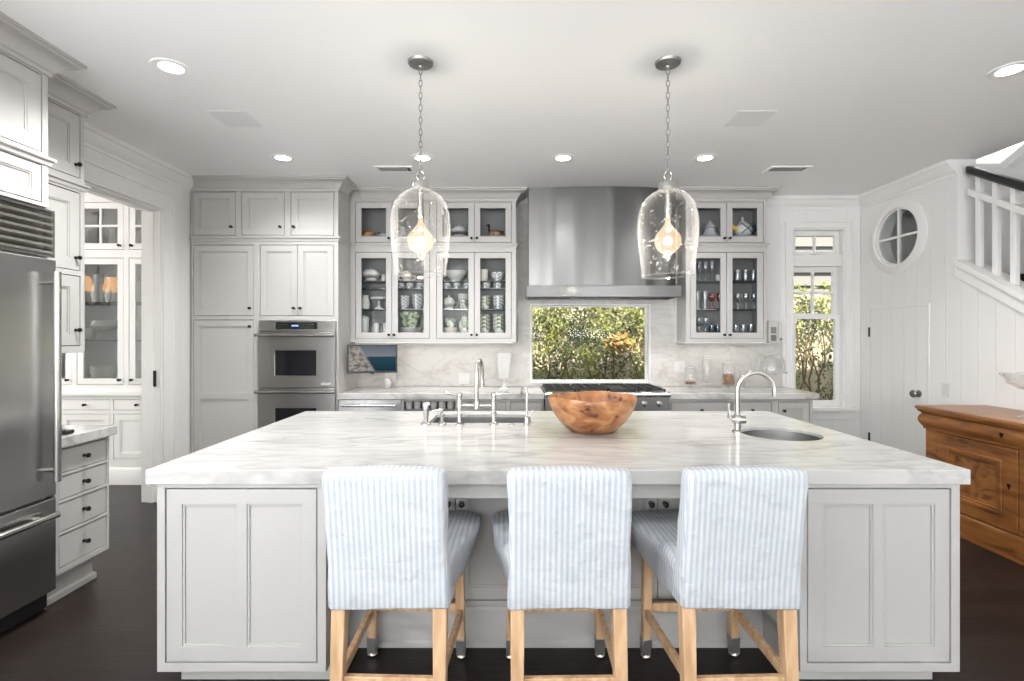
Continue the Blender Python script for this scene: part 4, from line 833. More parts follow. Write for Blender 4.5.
obj('pump', MB().tube([(-.42, fy, TOP+.072), (-.42, fy, TOP+.085), (-.44, fy, TOP+.088), (-.475, fy, TOP+.086), (-.485, fy, TOP+.078)], [.007, .010, .009, .007, .005], 12).ball((-.42, fy, TOP+.092), .011), 'nickel', so)
fw = thing('filtered_water_tap', 'small nickel gooseneck water tap right of the island sink', 'tap', (.105, fy, TOP))
obj('body', esc(MB(), .105, fy, .022).lathe([(.019, TOP+.008), (.019, TOP+.045), (.009, TOP+.052)], (.105, fy, 0), 18), 'nickel', fw)
pts = [(.105, fy, TOP+.05), (.105, fy, TOP+.20)]+[(.105-.017*(1-math.cos(PI*k/8)), fy+.004*k, TOP+.20+.028*math.sin(PI*k/8)) for k in range(1, 9)]+[(.071, fy+.033, TOP+.165)]
obj('spout', MB().tube(pts, .0062, 10), 'nickel', fw); obj('lever', MB().tube([(.115, fy, TOP+.05), (.135, fy, TOP+.075), (.145, fy, TOP+.095)], [.005, .006, .004], 8), 'nickel', fw)
obj('air_switch', MB().lathe([(.022, TOP), (.022, TOP+.004), (.012, TOP+.006), (.012, TOP+.009), (0, TOP+.009)], (.01, fy, 0), 20), 'nickel', None, label='flat round nickel button on the island between faucet and water tap', cat='switch')
pf = thing('prep_faucet', 'nickel high arc faucet beside the round prep sink', 'faucet', (1.285, 2.92, TOP))
px_, py_ = 1.297, 2.92
obj('body', esc(MB(), px_, py_, .030).lathe([(.018, TOP+.01), (.018, TOP+.05), (.026, TOP+.06), (.026, TOP+.085), (.016, TOP+.10)], (px_, py_, 0), 20).tube([(px_-.028, py_, TOP+.072), (px_+.040, py_-.012, TOP+.072)], .022, 16), 'nickel', pf)
pts = [(px_, py_, TOP+.09), (px_, py_, 1.145)]+[(px_+1e-9+.100*(1-math.cos(PI*k/16)), py_-.02*k/16, 1.150+.105*math.sin(PI*k/16)) for k in range(1, 17)]+[(px_+.202, py_-.02, 1.12)]
obj('spout', MB().tube(pts, .0135, 16), 'nickel', pf)
obj('lever', MB().tube([(px_-.03, py_, TOP+.072), (px_-.046, py_, TOP+.085), (px_-.046, py_, TOP+.12), (px_-.050, py_, TOP+.165)], [.013, .012, .008, .010], 12), 'nickel', pf)

# ================================================================== BAR STOOLS
def loft(rings):
    b = MB(); n = len(rings[0]); vs = [p for r in rings for p in r]; fs = []
    for i in range(len(rings)-1):
        for k in range(n): fs.append((i*n+k, i*n+(k+1)%n, (i+1)*n+(k+1)%n, (i+1)*n+k))
    fs += [tuple(range(n-1,-1,-1)), tuple((len(rings)-1)*n+k for k in range(n))]; return b.add(vs, fs)
def rrect(hx, hy, r, cx=0, cy=0, z=0, n=6, m=8):
    """rounded rectangle ring with extra points along its sides"""
    r = min(r, hx*.98, hy*.98); p = []
    cs = ((hx-r, -hy+r, -PI/2), (hx-r, hy-r, 0), (-hx+r, hy-r, PI/2), (-hx+r, -hy+r, PI))
    for q in range(4):
        x, y, a0 = cs[q]; arc = [(x+r*math.cos(a0+PI/2*k/n), y+r*math.sin(a0+PI/2*k/n)) for k in range(n+1)]
        p += arc; nx = cs[(q+1)%4]; e = arc[-1]; s_ = (nx[0]+r*math.cos(nx[2]), nx[1]+r*math.sin(nx[2]))
        p += [(e[0]+(s_[0]-e[0])*k/m, e[1]+(s_[1]-e[1])*k/m) for k in range(1, m)]
    return [(cx+x, cy+y, z) for x, y in p]
def boxuv(o):
    me = o.data; uv = me.uv_layers.new(name='UVMap')
    for f in me.polygons:
        side = abs(f.normal.x) > .75
        for li in f.loop_indices:
            c = me.vertices[me.loops[li].vertex_index].co; uv.data[li].uv = ((c.y if side else c.x), c.z)
def stool(x, y, rz, seed, label, skew):
    rnd = random.Random(seed); ph = [rnd.uniform(0, 6) for _ in range(8)]
    t = thing('counter_stool', label, 'stool', (0, 0, 0), 'slipcovered counter stools at the island')
    nearx, farx = .187, .205
    def leg(x0, y0, x1, y1, top, w0, w1, cap=False):
        c = lambda cx, cy, w_, z: [(cx-w_, cy-w_, z), (cx+w_, cy-w_, z), (cx+w_, cy+w_, z), (cx-w_, cy+w_, z)]
        L = obj('leg', MB().hexa(c(x1, y1, w1, .0), c(x0, y0, w0, top)), 'ash', t, .004)
        if cap:
            q = .085/top; w_ = w1+(w0-w1)*q+.0025
            obj('foot_cap', MB().hexa(c(x1, y1, w1+.0025, .012), c(x1+(x0-x1)*q, y1+(y0-y1)*q, w_, .085)), 'pewter', L, .002, label='dark metal foot cap')
            obj('glide', MB().lathe([(.022, 0), (.024, .004), (.02, .0118)], (x1, y1, 0), 14), 'nickel', L)
        else:
            pass
    for sx in (-1, 1):
        leg(sx*nearx, -.215, sx*nearx*1.02, -.250, .50, .026, .022); leg(sx*(farx-.008), .225, sx*farx, .235, .52, .022, .018, True)
    for sx in (-1, 1):
        obj('side_stretcher', MB().hexa([(sx*nearx-.011, -.215, .185), (sx*nearx+.011, -.215, .185), (sx*farx+.011, .22, .185), (sx*farx-.011, .22, .185)], [(sx*nearx-.011, -.215, .225), (sx*nearx+.011, -.215, .225), (sx*farx+.011, .22, .225), (sx*farx-.011, .22, .225)]), 'ash', t, .003)
    obj('front_stretcher', MB().box(-.185, .185, .222, .244, .205, .245), 'ash', t, .003); obj('rear_stretcher', MB().box(-.168, .168, -.245, -.223, .175, .215), 'ash', t, .003)
    obj('seat_frame', MB().box(-.19, .19, -.20, .225, .485, .56), 'ash', t, .003)
    # seat cover: rounded pad with a loose skirt flaring to the front
    def warp(p, amp, k=1):
        x_, y_, z_ = p; return (x_+amp*(math.sin(13*y_+9*z_+ph[0])+.6*math.sin(31*z_+17*y_+ph[1])), y_+amp*.8*(math.sin(15*x_+8*z_+ph[2])+.5*math.sin(37*x_+ph[3])), z_+amp*.5*math.sin(11*x_+7*y_+ph[4]))
    rings = []
    for (z, hx, hy, r, cy) in ((.472, .232, .268, .03, .0), (.50, .238, .272, .04, .0), (.55, .250, .278, .05, .0), (.585, .258, .282, .06, .0), (.610, .262, .283, .06, .0), (.630, .258, .278, .07, .0), (.644, .244, .264, .08, .0), (.652, .220, .240, .09, .0), (.656, .15, .16, .08, 0), (.658, .05, .05, .03, 0)):
        f = max(0, min(1, (.66-z)/.19)); rg_ = rrect(hx, hy, r, skew*.02, cy, z)
        rg_ = [(px*(.80+.17*min(1, max(0, (py+.22)/.30)))+.022*skew*max(0, py+.2)/.45, py*.93+.035, pz+(.045*f*max(0, (py+.1)/.38))) for px, py, pz in rg_]
        rings.append([warp(p, .0055 if z < .62 else .002) for p in rg_])
    sc = obj('seat_cover', loft(rings), 'cloth', t, smooth=60); boxuv(sc)
    # back cover: leaning padded back, straight hem below the seat
    rings = []
    for (z, hx, hy, r) in ((.472, .222, .052, .02), (.478, .226, .056, .025), (.55, .224, .053, .025), (.62, .221, .050, .025), (.70, .219, .049, .025), (.78, .219, .048, .025), (.86, .220, .047, .026), (.93, .222, .046, .028), (.955, .222, .045, .028), (.975, .219, .042, .028), (.985, .211, .034, .024), (.989, .195, .020, .012), (.990, .15, .006, .004)):
        lean = -.205-.075*max(0, (z-.5)/.5); droop = .0 if z > .5 else .004*math.sin(3*z)
        rg_ = [(px, py, pz-(.006*math.sin(9*px+ph[5]) if z < .5 else 0)+(.004*math.cos(px*9) if z > .96 else 0)) for px, py, pz in rrect(hx, hy, r, 0, lean, z)]
        rings.append([warp(p, .0034) for p in rg_])
    bc_ = obj('back_cover', loft(rings), 'cloth', t, smooth=60); boxuv(bc_)
    t.location = (x, y, 0); t.rotation_euler = (0, 0, rz)
    return t
stool(-.436, 2.115, math.radians(-2.0), 1, 'blue striped slipcovered counter stool at the left of the island', 1)
stool(.211, 2.11, math.radians(1.0), 2, 'blue striped slipcovered counter stool in the middle of three', -1)
stool(.833, 2.115, math.radians(2.0), 3, 'blue striped slipcovered counter stool at the right of three', -1)

# ================================================================== PENDANTS
def pendant(x, y, label, tilt, gz0=1.80, gz1=2.275):
    t = thing('pendant_light', label, 'pendant lamp', (x, y, 1.80), 'seeded glass pendants over the island')
    obj('canopy', MB().lathe([(0, CE-.034), (.012, CE-.034), (.014, CE-.026), (.045, CE-.022), (.066, CE-.014), (.070, CE-.0005)], (x, y, 0), 32), 'pewter', t, label='grey domed ceiling canopy')
    ch = MB(); z = CE-.034; L = .041; k = 0
    while z > 2.375:
        pts = []
        for q in range(12):
            a = 2*PI*q/12; lx = .0085*math.sin(a); lz = (L/2)*math.cos(a); pts.append((x+lx, y, z-L/2+lz+.003) if k % 2 == 0 else (x, y+lx, z-L/2+lz+.003))
        ch.tube(pts, .0026, 6, closed=True); z -= L-.0075; k += 1
    obj('chain', ch, 'pewter', t)
    obj('ring', MB().tube([(x+.021*math.sin(2*PI*q/20), y, 2.345+.024*math.cos(2*PI*q/20)) for q in range(20)], .004, 8, closed=True), 'nickel', t)
    obj('cap', MB().lathe([(0, 2.322), (.012, 2.322), (.016, 2.312), (.048, 2.305), (.052, 2.295), (.052, 2.268), (.046, 2.262), (.0, 2.262)], (x, y, 0), 28), 'nickel', t)
    H = gz1-gz0
    pr = [(.050, 1.0), (.058, .985), (.085, .955), (.118, .90), (.143, .82), (.158, .72), (.1635, .60), (.1625, .48), (.157, .34), (.149, .20), (.142, .08), (.140, .012), (.1375, 0), (.135, .012)]
    rim = [(r, gz0+H*q) for r, q in pr]; rim2 = [(r-.0045, z) for r, z in reversed(rim[:-2])]
    g = MB().loop(rim+rim2, (x, y, 0), 56).mov(lambda p: Vector((p.x+tilt*(gz1-p.z)*.0, p.y, p.z+tilt*(p.x-x)*(gz1-p.z)/H*.6+.0015*math.sin(3*math.atan2(p.y-y, p.x-x)))))
    obj('glass_shade', g, 'pend', t, smooth=60, label='clear seeded glass bell shade')
    obj('rim', MB().tube([(x+.1385*math.cos(2*PI*q/48), y+.1385*math.sin(2*PI*q/48), gz0-.0005+tilt*.1385*math.cos(2*PI*q/48)*.6) for q in range(48)], .0035, 8, closed=True), 'warew', t)
    obj('socket', MB().lathe([(.016, 2.2615), (.016, 2.18), (.020, 2.176), (.020, 2.12), (.014, 2.115), (0, 2.115)], (x, y, 0), 18), 'nickel', t)
    zb = 1.985; bl = obj('bulb', MB().lathe([(0, zb-.072)]+[(.072*math.sin(PI*q/14), zb-.072*math.cos(PI*q/14)) for q in range(1, 12)]+[(.022, zb+.085), (.014, zb+.10), (.013, 2.1145), (0, 2.1145)], (x, y, 0), 28), 'bulbglass', t, smooth=60)
    f = MB(); n_ = 8
    for q in range(n_):
        a = 2*PI*q/n_; a2 = 2*PI*(q+.5)/n_
        f.tube([(x+.009*math.cos(a), y+.009*math.sin(a), zb+.022), (x+.016*math.cos(a2), y+.016*math.sin(a2), zb-.016), (x+.009*math.cos(a+2*PI/n_), y+.009*math.sin(a+2*PI/n_), zb+.022)], .002, 5)
    obj('filament', f, 'fil', bl, label='glowing wire filament')
    l = bpy.data.lights.new('pendant_bulb', 'POINT'); l.energy = 6.5; l.shadow_soft_size = .024; l.color = (1, .96, .91)
    lo = bpy.data.objects.new('pendant_bulb', l); lo.location = (x, y, zb); COL.objects.link(lo)
pendant(-.492, 2.816, 'clear seeded glass pendant lamp hanging over the left half of the island', 0)
pendant(.868, 2.816, 'clear seeded glass pendant lamp hanging in front of the steel hood', .05, 1.795, 2.27)

# ================================================================== SIDEBOARD
SX = 3.28; FS = ('-x', SX); S0, S1 = -4.04, -2.25
sbd = thing('sideboard', 'antique honey pine sideboard with panelled doors against the right wall', 'sideboard', (3.52, 3.2, 0))
obj('top', MB().box(3.235, 3.80, 2.20, 4.095, .885, .912), 'pinetop', sbd, .006, seg=3)
FRZ = [(0, .735), (.010, .735), (.012, .75), (.022, .765), (.034, .79), (.036, .815), (.028, .84), (.016, .852), (.022, .862), (.036, .870), (.040, .8845), (0, .8845)]
obj('frieze_molding', MB().sweep(FRZ, [(3.78, 4.04), (SX, 4.04), (SX, 2.25), (3.78, 2.25)]), 'pine', sbd)
obj('carcass', MB().box(SX+.022, 3.78, 2.25, 4.04, .17, .8845), 'pine', sbd)
obj('plinth', MB().box(SX-.016, 3.785, 2.235, 4.052, .0, .150).sweep([(0, .1505), (.016, .1505), (.012, .165), (0, .172)], [(3.78, 4.04), (SX, 4.04), (SX, 2.25)]), 'pine', sbd, .004)
dd = [(-3.93, -3.305), (-3.105, -2.48)]
obj('face_frame', MB(FS).plate(S0, S1, .17, .735, 0, .0215, [grow((a, b, .18, .725), .007) for a, b in dd]), 'pine', sbd, .003)
for a, b in dd:
    z0, z1 = .18, .725; p = MB(FS).plate(a, b, z0, z1, -.006, .021, [(a+.10, b-.10, z0+.09, z1-.09)])
    d_ = obj('door', p, 'pine', sbd, .003)
    h = (a+.10, b-.10, z0+.09, z1-.09); fm = MB(FS)
    for k, (o_, dd0) in enumerate(((0, -.016), (.018, -.010), (.034, .002))): fm.plate(h[0]+o_-.002, h[1]-o_+.002, h[2]+o_-.002, h[3]-o_+.002, dd0, .019, [(h[0]+o_+.018, h[1]-o_-.018, h[2]+o_+.018, h[3]-o_-.018)])
    obj('panel_molding', fm, 'pine', d_, .004); obj('panel', MB(FS).box(h[0]+.04, h[1]-.04, .008, .020, h[2]+.04, h[3]-.04), 'pinepanel', d_)
    ku = b-.055; obj('keyhole', MB(FS).lathe([(.013, -.0062), (.013, -.0085), (0, -.0085)], (ku, 0, .48), 14, 'y').box(ku-.004, ku+.004, -.0085, -.0062, .455, .48), 'iron', d_)
obj('keyhole', MB(FS).lathe([(.013, -.036), (.013, -.0395), (0, -.0395)], (-3.38, 0, .812), 14, 'y').box(-3.384, -3.376, -.0395, -.036, .79, .812), 'iron', sbd)
cb = thing('glass_bowl', 'clear glass footed bowl on the sideboard at the right edge', 'bowl', (3.53, 3.44, .9125))
obj('bowl', MB().loop([(.012, .18), (.08, .192), (.14, .225), (.178, .285), (.180, .297), (.174, .297), (.136, .232), (.078, .199), (.012, .187)], (3.53, 3.44, .9125), 40), 'warew', cb, smooth=60)
obj('foot', MB().lathe([(.085, 0), (.085, .006), (.03, .02), (.013, .05), (.011, .11), (.018, .14), (.012, .1795)], (3.53, 3.44, .9125), 28), 'warew', cb, smooth=60)
# wooden bowl on the island
wbp = [(0, .0005), (.118, 0), (.132, .008), (.158, .028), (.196, .066), (.228, .118), (.247, .165), (.252, .193), (.248, .202), (.240, .198), (.232, .165), (.212, .118), (.178, .07), (.13, .04), (0, .034)]
wbo = MB().lathe(wbp, (0, 0, 0), 64).mov(lambda p: Vector((p.x*(1+.012*math.sin(2*math.atan2(p.y, p.x)+1)), p.y, p.z*(1+(.016*math.sin(math.atan2(p.y, p.x)*2+.3)+.012*math.sin(math.atan2(p.y, p.x)*5+1.1))*max(0, p.z-.1)/.1))).__add__(Vector((.475, 2.96, .9155))))
obj('wooden_bowl', wbo, 'burl', None, smooth=50, label='large rustic burl wood bowl on the marble island', cat='bowl')

# ================================================================== WALL AND COUNTER THINGS
tv = thing('television', 'small black framed television showing a sailboat at sea on the left backsplash', 'television', (0, 0, 0))
obj('bezel', MB().plate(-.245, .245, -.142, .142, -.012, .02, [(-.228, .228, -.122, .128)]), 'black', tv, .003)
obj('screen', MB().box(-.2275, .2275, -.007, -.003, -.1215, .1275), 'screen', tv, smooth=0)
obj('rear_housing', MB().box(-.23, .23, .0205, .04, -.13, .13), 'black', tv, .004); obj('sensor_bump', MB().box(-.02, .02, -.012, .01, -.152, -.1425), 'black', tv, .004)
obj('mount_arm', MB().box(-.03, .03, .0405, .06, -.04, .04).tube([(0, .06, 0), (.03, .20, .02), (.02, .36, .02)], .012, 8), 'pewter', tv)
tv.location = (-1.378, 5.13, 1.234); tv.rotation_euler = (0, 0, math.radians(17))
def outlet(x, z, label, F, y=0, toggles=2):
    t = thing('wall_outlet', label, 'outlet', (x, y, z))
    obj('plate', MB(F).box(x-.058, x+.058, -.006, -.0005, z-.058, z+.058), 'outlet', t, .002)
    for dx in (-.024, .024): obj('socket', MB(F).box(x+dx-.016, x+dx+.016, -.009, -.0062, z-.034, z+.034), 'outlet', t, .003)
FB = ('-y', WB-.02)
outlet(-.50, 1.0, 'white double outlet plate on the marble left of the white vase', FB, WB-.02)
outlet(-1.30, 1.01, 'white double outlet plate on the marble under the television', FB, WB-.02)
outlet(1.84, 1.13, 'white double outlet plate on the marble right of the range window', FB, WB-.02)
lsw = thing('light_switch', 'white light switch plate on the boarded wall above the sideboard', 'light switch', (XR, 4.486, .99))
obj('plate', MB(('-x', XR)).box(-4.525, -4.447, -.006, -.0005, .93, 1.045), 'outlet', lsw, .002); obj('rocker', MB(('-x', XR)).box(-4.502, -4.470, -.010, -.0062, .955, 1.02), 'outlet', lsw, .003)
ic_ = thing('intercom', 'grey and white wall intercom handset beside the right glass cabinet', 'intercom', (2.875, WB, 1.38))
FN = ('-y', WB); obj('body', MB(FN).box(2.80, 2.945, -.035, -.0005, 1.385, 1.63), 'outlet', ic_, .008); obj('screen', MB(FN).box(2.825, 2.885, -.037, -.0352, 1.49, 1.56), 'pewter', ic_)
obj('key_block', MB(FN).box(2.825, 2.885, -.037, -.0352, 1.41, 1.475), 'inside', ic_); obj('handset', MB(FN).box(2.90, 2.938, -.06, -.0352, 1.40, 1.61), 'bisque', ic_, .012); obj('dial', MB(FN).lathe([(.016, -.0605), (.016, -.068), (0, -.068)], (2.919, 0, 1.43), 14, 'y'), 'pewter', ic_)

MESHES = {}
def dish(kind, prof, x, y, z, m, label, cat, group=None, sx=1, extra=None, n=28, ring=True):
    """turned crockery; extra = list of (part name, builder, material)"""
    if extra:
        t = thing(kind, label, cat, (x, y, z), group); b = (MB().loop(prof, (x, y, z), n) if ring else MB().lathe(prof, (x, y, z), n))
        obj('body', b, m, t, smooth=50)
        for nm, eb, em in extra: obj(nm, eb.mov(lambda p: p+Vector((x, y, z))), em, t, smooth=50)
        return t
    key = (kind, m, tuple(prof))
    if key in MESHES:
        o = MESHES[key].copy(); COL.objects.link(o); o.location = (x, y, z); ORG[o.name] = Vector((x, y, z)); o['label'] = label; o['category'] = cat
        if 'group' in o: del o['group']
        if group: o['group'] = group
        return o
    b = (MB().loop(prof, (x, y, z), n) if ring else MB().lathe(prof, (x, y, z), n))
    o = obj(kind, b, m, None, smooth=50, label=label, cat=cat, group=group, origin=(x, y, z)); MESHES[key] = o; return o
def bowlp(r, h, f=.45, t=.005): return [(.001, 0), (r*f, 0), (r*f, .006), (r*(f+.3), h*.35), (r*.93, h*.72), (r, h), (r-t, h), (r*.93-t, h*.72), (r*(f+.3)-t, h*.37), (r*f-t, .012), (.001, .011)]
def conep(r, h, f=.6, t=.004): return [(.001, 0), (r*f, 0), (r*(f+.1), h*.12), (r, h), (r-t, h), (r*(f+.1)-t, h*.14+.002), (r*f-t, .007), (.001, .006)]
def cupp(r, h, t=.004): return [(.001, 0), (r*.8, 0), (r*.97, h*.3), (r, h), (r-t, h), (r*.97-t, h*.32), (r*.75, .008), (.001, .007)]
def platep(r): return [(.001, 0), (r*.55, 0), (r*.62, .004), (r, .016), (r, .020), (r*.6, .009), (.001, .008)]
def goblet(r, h): return [(.001, 0), (r*.85, 0), (r*.85, .004), (.006, .01), (.005, h*.45), (r*.6, h*.52), (r, h*.72), (r*.85, h), (r*.85-.002, h), (r-.002, h*.72), (r*.55, h*.545), (.001, h*.50)]
def flute(r, h): return [(.001, 0), (r*1.1, 0), (r*1.1, .004), (.006, .01), (.005, h*.35), (r*.75, h*.5), (r, h*.8), (r*.95, h), (r*.95-.002, h), (r-.002, h*.8), (r*.7, h*.52), (.001, h*.40)]
def handle_(r, h, x, sg=1, w_=.005, e=.03): return MB().tube([(sg*(x-.004), 0, h*.75), (sg*(x+e*.8), 0, h*.78), (sg*(x+e), 0, h*.5), (sg*(x+e*.7), 0, h*.25), (sg*(x-.006), 0, h*.22)], w_, 8)
def lid(r, z, h, kr=.012): return MB().lathe([(r, z), (r*.98, z+.006), (r*.7, z+h*.55), (r*.25, z+h*.72), (kr*.6, z+h*.76), (kr, z+h*.88), (kr*.6, z+h), (0, z+h*1.01)], n=24)
YB = 5.44
X = lambda px, y=YB: (px-510)*y/512
S0_, S2_, C_, S1_, U_ = 1.4842, 1.7452, 1.9652, 2.0402, 2.5052
def tureen(px, z, r, h, m, label, y=YB): return dish('soup_tureen', [(.001, 0), (r*.6, 0), (r*.62, .012), (r*.9, h*.3), (r, h*.62), (r*.96, h*.7), (r*.9, h*.7), (r*.9, h*.3), (.001, .02)], X(px, y), y, z, m, label, 'tureen', None, extra=[('lid', lid(r*.97, h*.70, h*.40), m), ('handle', handle_(r, h*.75, r*.96, 1), m), ('handle', handle_(r, h*.75, r*.96, -1), m)])
def pitcher(px, z, r, h, m, label, y=YB, sg=1): return dish('pitcher', [(.001, 0), (r*.7, 0), (r, h*.3), (r*.85, h*.65), (r*.62, h*.85), (r*.75, h), (r*.71, h), (r*.56, h*.85), (r*.78, h*.62), (r*.9, h*.3), (.001, .01)], X(px, y), y, z, m, label, 'pitcher', None, extra=[('handle', handle_(r, h, r*.75, sg, .006, .035), m)])
# left glass cabinet, first door
tureen(371, S1_, .093, .135, 'china', 'white lidded soup tureen on the top shelf behind the leftmost glass door')
pitcher(384, S1_, .03, .075, 'china', 'small white jug beside the white tureen behind the leftmost glass door')
dish('cake_stand', [(.001, 0), (.052, 0), (.045, .012), (.014, .035), (.012, .085), (.03, .1), (.088, .108), (.094, .128), (.090, .128), (.084, .114), (.001, .112)], X(379), YB, S2_, 'china', 'white footed cake stand on the middle shelf behind the leftmost glass door', 'cake stand')
pitcher(365.5, S2_, .046, .150, 'bisque', 'tall grey white pitcher left of the cake stand', sg=-1)
dish('canister', [(.001, 0), (.046, 0), (.048, .17), (.043, .17), (.042, .008), (.001, .008)], X(364.5), YB, S0_, 'bisque', 'tall pale stoneware canister at the bottom left of the leftmost glass door', 'canister', extra=[('lid', lid(.048, .1705, .03), 'bisque')])
for px, lab in ((376.5, 'white mug beside the stoneware canister behind the leftmost glass door'), (385.5, 'white mug at the bottom right behind the leftmost glass door')):
    dish('mug', cupp(.030, .115), X(px), YB, S0_, 'china', lab, 'mug', 'white mugs behind the leftmost door', extra=[('handle', handle_(.030, .10, .030, -1, .004, .018), 'china')])
# second door
tureen(407, S1_, .062, .105, 'cream', 'cream lidded pot on the top shelf behind the second glass door'); pitcher(419, S1_, .03, .07, 'brown', 'small brown jug beside the cream lidded pot')
for px, o_ in ((400.5, 'first'), (410, 'second'), (420, 'third')): dish('patterned_cup', cupp(.036, .058), X(px), YB, C_, 'pattern', 'blue grey patterned cup, %s from the left behind the second glass door' % o_, 'cup', 'patterned cups under the top shelf')
def stack(kind, prof, px, z, n_, dz, m, where, cat, group, y=YB):
    od = ['lowest', 'second from bottom', 'third from bottom', 'fourth from bottom', 'fifth from bottom']
    for k in range(n_):
        pos = 'topmost' if k == n_-1 else od[k]
        dish(kind, prof, X(px, y), y, z+k*dz, m, where % pos, cat, group)
stack('patterned_bowl', conep(.056, .075, .6), 404.5, S2_, 3, .034, 'pattern', 'sprigged bowl, %s of left stack, second glass door', 'bowl', 'stacked sprigged bowls')
stack('patterned_bowl', conep(.062, .08, .6), 418, S2_, 3, .040, 'pattern', 'sprigged bowl, %s of right stack, second glass door', 'bowl', 'stacked sprigged bowls')
dish('serving_bowl', bowlp(.12, .17, .5), X(411, 5.47), 5.44, S0_+.062, 'greenware', 'green glazed deep serving bowl at the bottom of the second glass door', 'bowl')
stack('dinner_plate', platep(.118), 411, S0_, 5, .0122, 'china', 'white dinner plate, %s of stack under green bowl', 'plate', 'white plates behind the second door', 5.44)
# third door
dish('fluted_bowl', bowlp(.122, .11, .4), X(456), YB, S1_, 'china', 'large white fluted bowl on the top shelf behind the third glass door', 'bowl')
for px, o_ in ((447, 'first'), (457, 'second'), (467, 'third')): dish('patterned_cup', cupp(.038, .058), X(px), YB, C_, 'pattern', 'blue grey patterned cup, %s from the left behind the third glass door' % o_, 'cup', 'patterned cups under the top shelf')
dish('china_bowl', bowlp(.066, .088, .5), X(463.5), YB, S2_+.075, 'china', 'white bowl set on patterned bowls behind the third glass door', 'bowl')
stack('patterned_bowl', conep(.060, .075, .6), 463.5, S2_, 2, .034, 'floral', 'flowered bowl, %s of short stack, third glass door', 'bowl', 'stacked flowered bowls')
tureen(449, S2_, .062, .13, 'china', 'white lidded sugar tureen on the middle shelf behind the third glass door')
stack('dinner_plate', platep(.075), 450.5, S0_, 5, .0122, 'cream', 'cream plate, %s of stack, third glass door', 'plate', 'cream plates behind the third door')
dish('flowered_vase', [(.001, 0), (.04, 0), (.062, .06), (.06, .12), (.03, .17), (.036, .19), (.032, .19), (.025, .17), (.054, .12), (.056, .06), (.001, .01)], X(465, 5.46), 5.46, S0_, 'floral', 'flowered green and white jar at the bottom right behind the third glass door', 'jar')
dish('flowered_bowl', bowlp(.062, .09, .5), X(450.5), YB, S0_+.073, 'floral', 'flowered bowl on top of the cream plates behind the third glass door', 'bowl')
# fourth door
dish('stoneware_bowl', bowlp(.054, .125, .7), X(483), YB, S1_, 'cream', 'beige deep bowl on the top shelf behind the fourth glass door', 'bowl')
dish('striped_bowl', bowlp(.076, .095, .45), X(498), YB, S1_, 'pattern', 'patterned wide bowl on the top shelf behind the fourth glass door', 'bowl')
for px, o_ in ((486, 'left'), (498, 'right')): dish('patterned_cup', cupp(.047, .060), X(px), YB, C_, 'pattern', 'wider patterned cup, %s of the pair behind the fourth glass door' % o_, 'cup', 'patterned cups under the top shelf')
stack('flowered_bowl', conep(.060, .075, .6), 484.5, S2_, 3, .034, 'floral', 'flowered bowl, %s, left stack, middle shelf, fourth glass door', 'bowl', 'stacked flowered bowls')
stack('flowered_bowl', conep(.064, .075, .6), 499, S2_, 3, .034, 'pattern', 'sprigged bowl, %s, right stack, middle shelf, fourth glass door', 'bowl', 'stacked flowered bowls')
stack('flowered_bowl', conep(.064, .085, .6), 484.5, S0_, 4, .040, 'floral', 'flowered bowl, %s, left stack, bottom of fourth glass door', 'bowl', 'stacked flowered bowls')
stack('flowered_bowl', conep(.066, .085, .6), 499, S0_, 4, .040, 'floral', 'flowered bowl, %s, right stack, bottom of fourth glass door', 'bowl', 'stacked flowered bowls')
# upper row figures
def bird(px, z, L, m, label, neck, hm, head_up=.06, y=YB, cat='figurine', kind='bird_tureen'):
    x = X(px, y); t = thing(kind, label, cat, (x, y, z)); b = MB().ball((x, y, z+L*.30), L*.52, L*.34, L*.30)
    b.lathe([(L*.30, 0), (L*.26, .008), (L*.2, L*.12)], (x, y, z), 20); obj('body', b, m, t, smooth=60)
    s_ = -1 if neck < 0 else 1
    obj('head', MB().tube([(x+s_*L*.36, y, z+L*.38), (x+s_*L*.44, y, z+L*.5+head_up*.5), (x+s_*L*.42, y, z+L*.5+head_up)], [L*.12, L*.07, L*.08], 10).ball((x+s_*L*.45, y, z+L*.53+head_up), L*.11, L*.09, L*.09).tube([(x+s_*L*.53, y, z+L*.53+head_up), (x+s_*L*.66, y, z+L*.51+head_up)], [L*.05, L*.015], 8), hm, t, smooth=60)
    obj('tail', MB().tube([(x-s_*L*.42, y, z+L*.34), (x-s_*L*.62, y, z+L*.48)], [L*.14, L*.05], 8), m, t, smooth=60); return t
bird(367, U_, .135, 'orange', 'orange hen shaped tureen in the upper left glass cabinet', -1, 'orange', .02)
cw = bird(383, U_, .085, 'china', 'small white animal creamer with dark marks beside the orange hen', -1, 'iron', .01, kind='animal_creamer')
pitcher(402, U_, .045, .11, 'china', 'white jug behind the left pendant in the upper glass cabinet'); dish('china_bowl', bowlp(.06, .07), X(418), YB, U_, 'china', 'small white bowl in the upper glass cabinet behind the left pendant', 'bowl')
tureen(459, U_, .082, .125, 'china', 'white lidded tureen in the upper glass cabinet right of the left pendant'); bird(495, U_, .15, 'brown', 'brown goose shaped tureen in the upper glass cabinet beside the hood', -1, 'iron', .055)
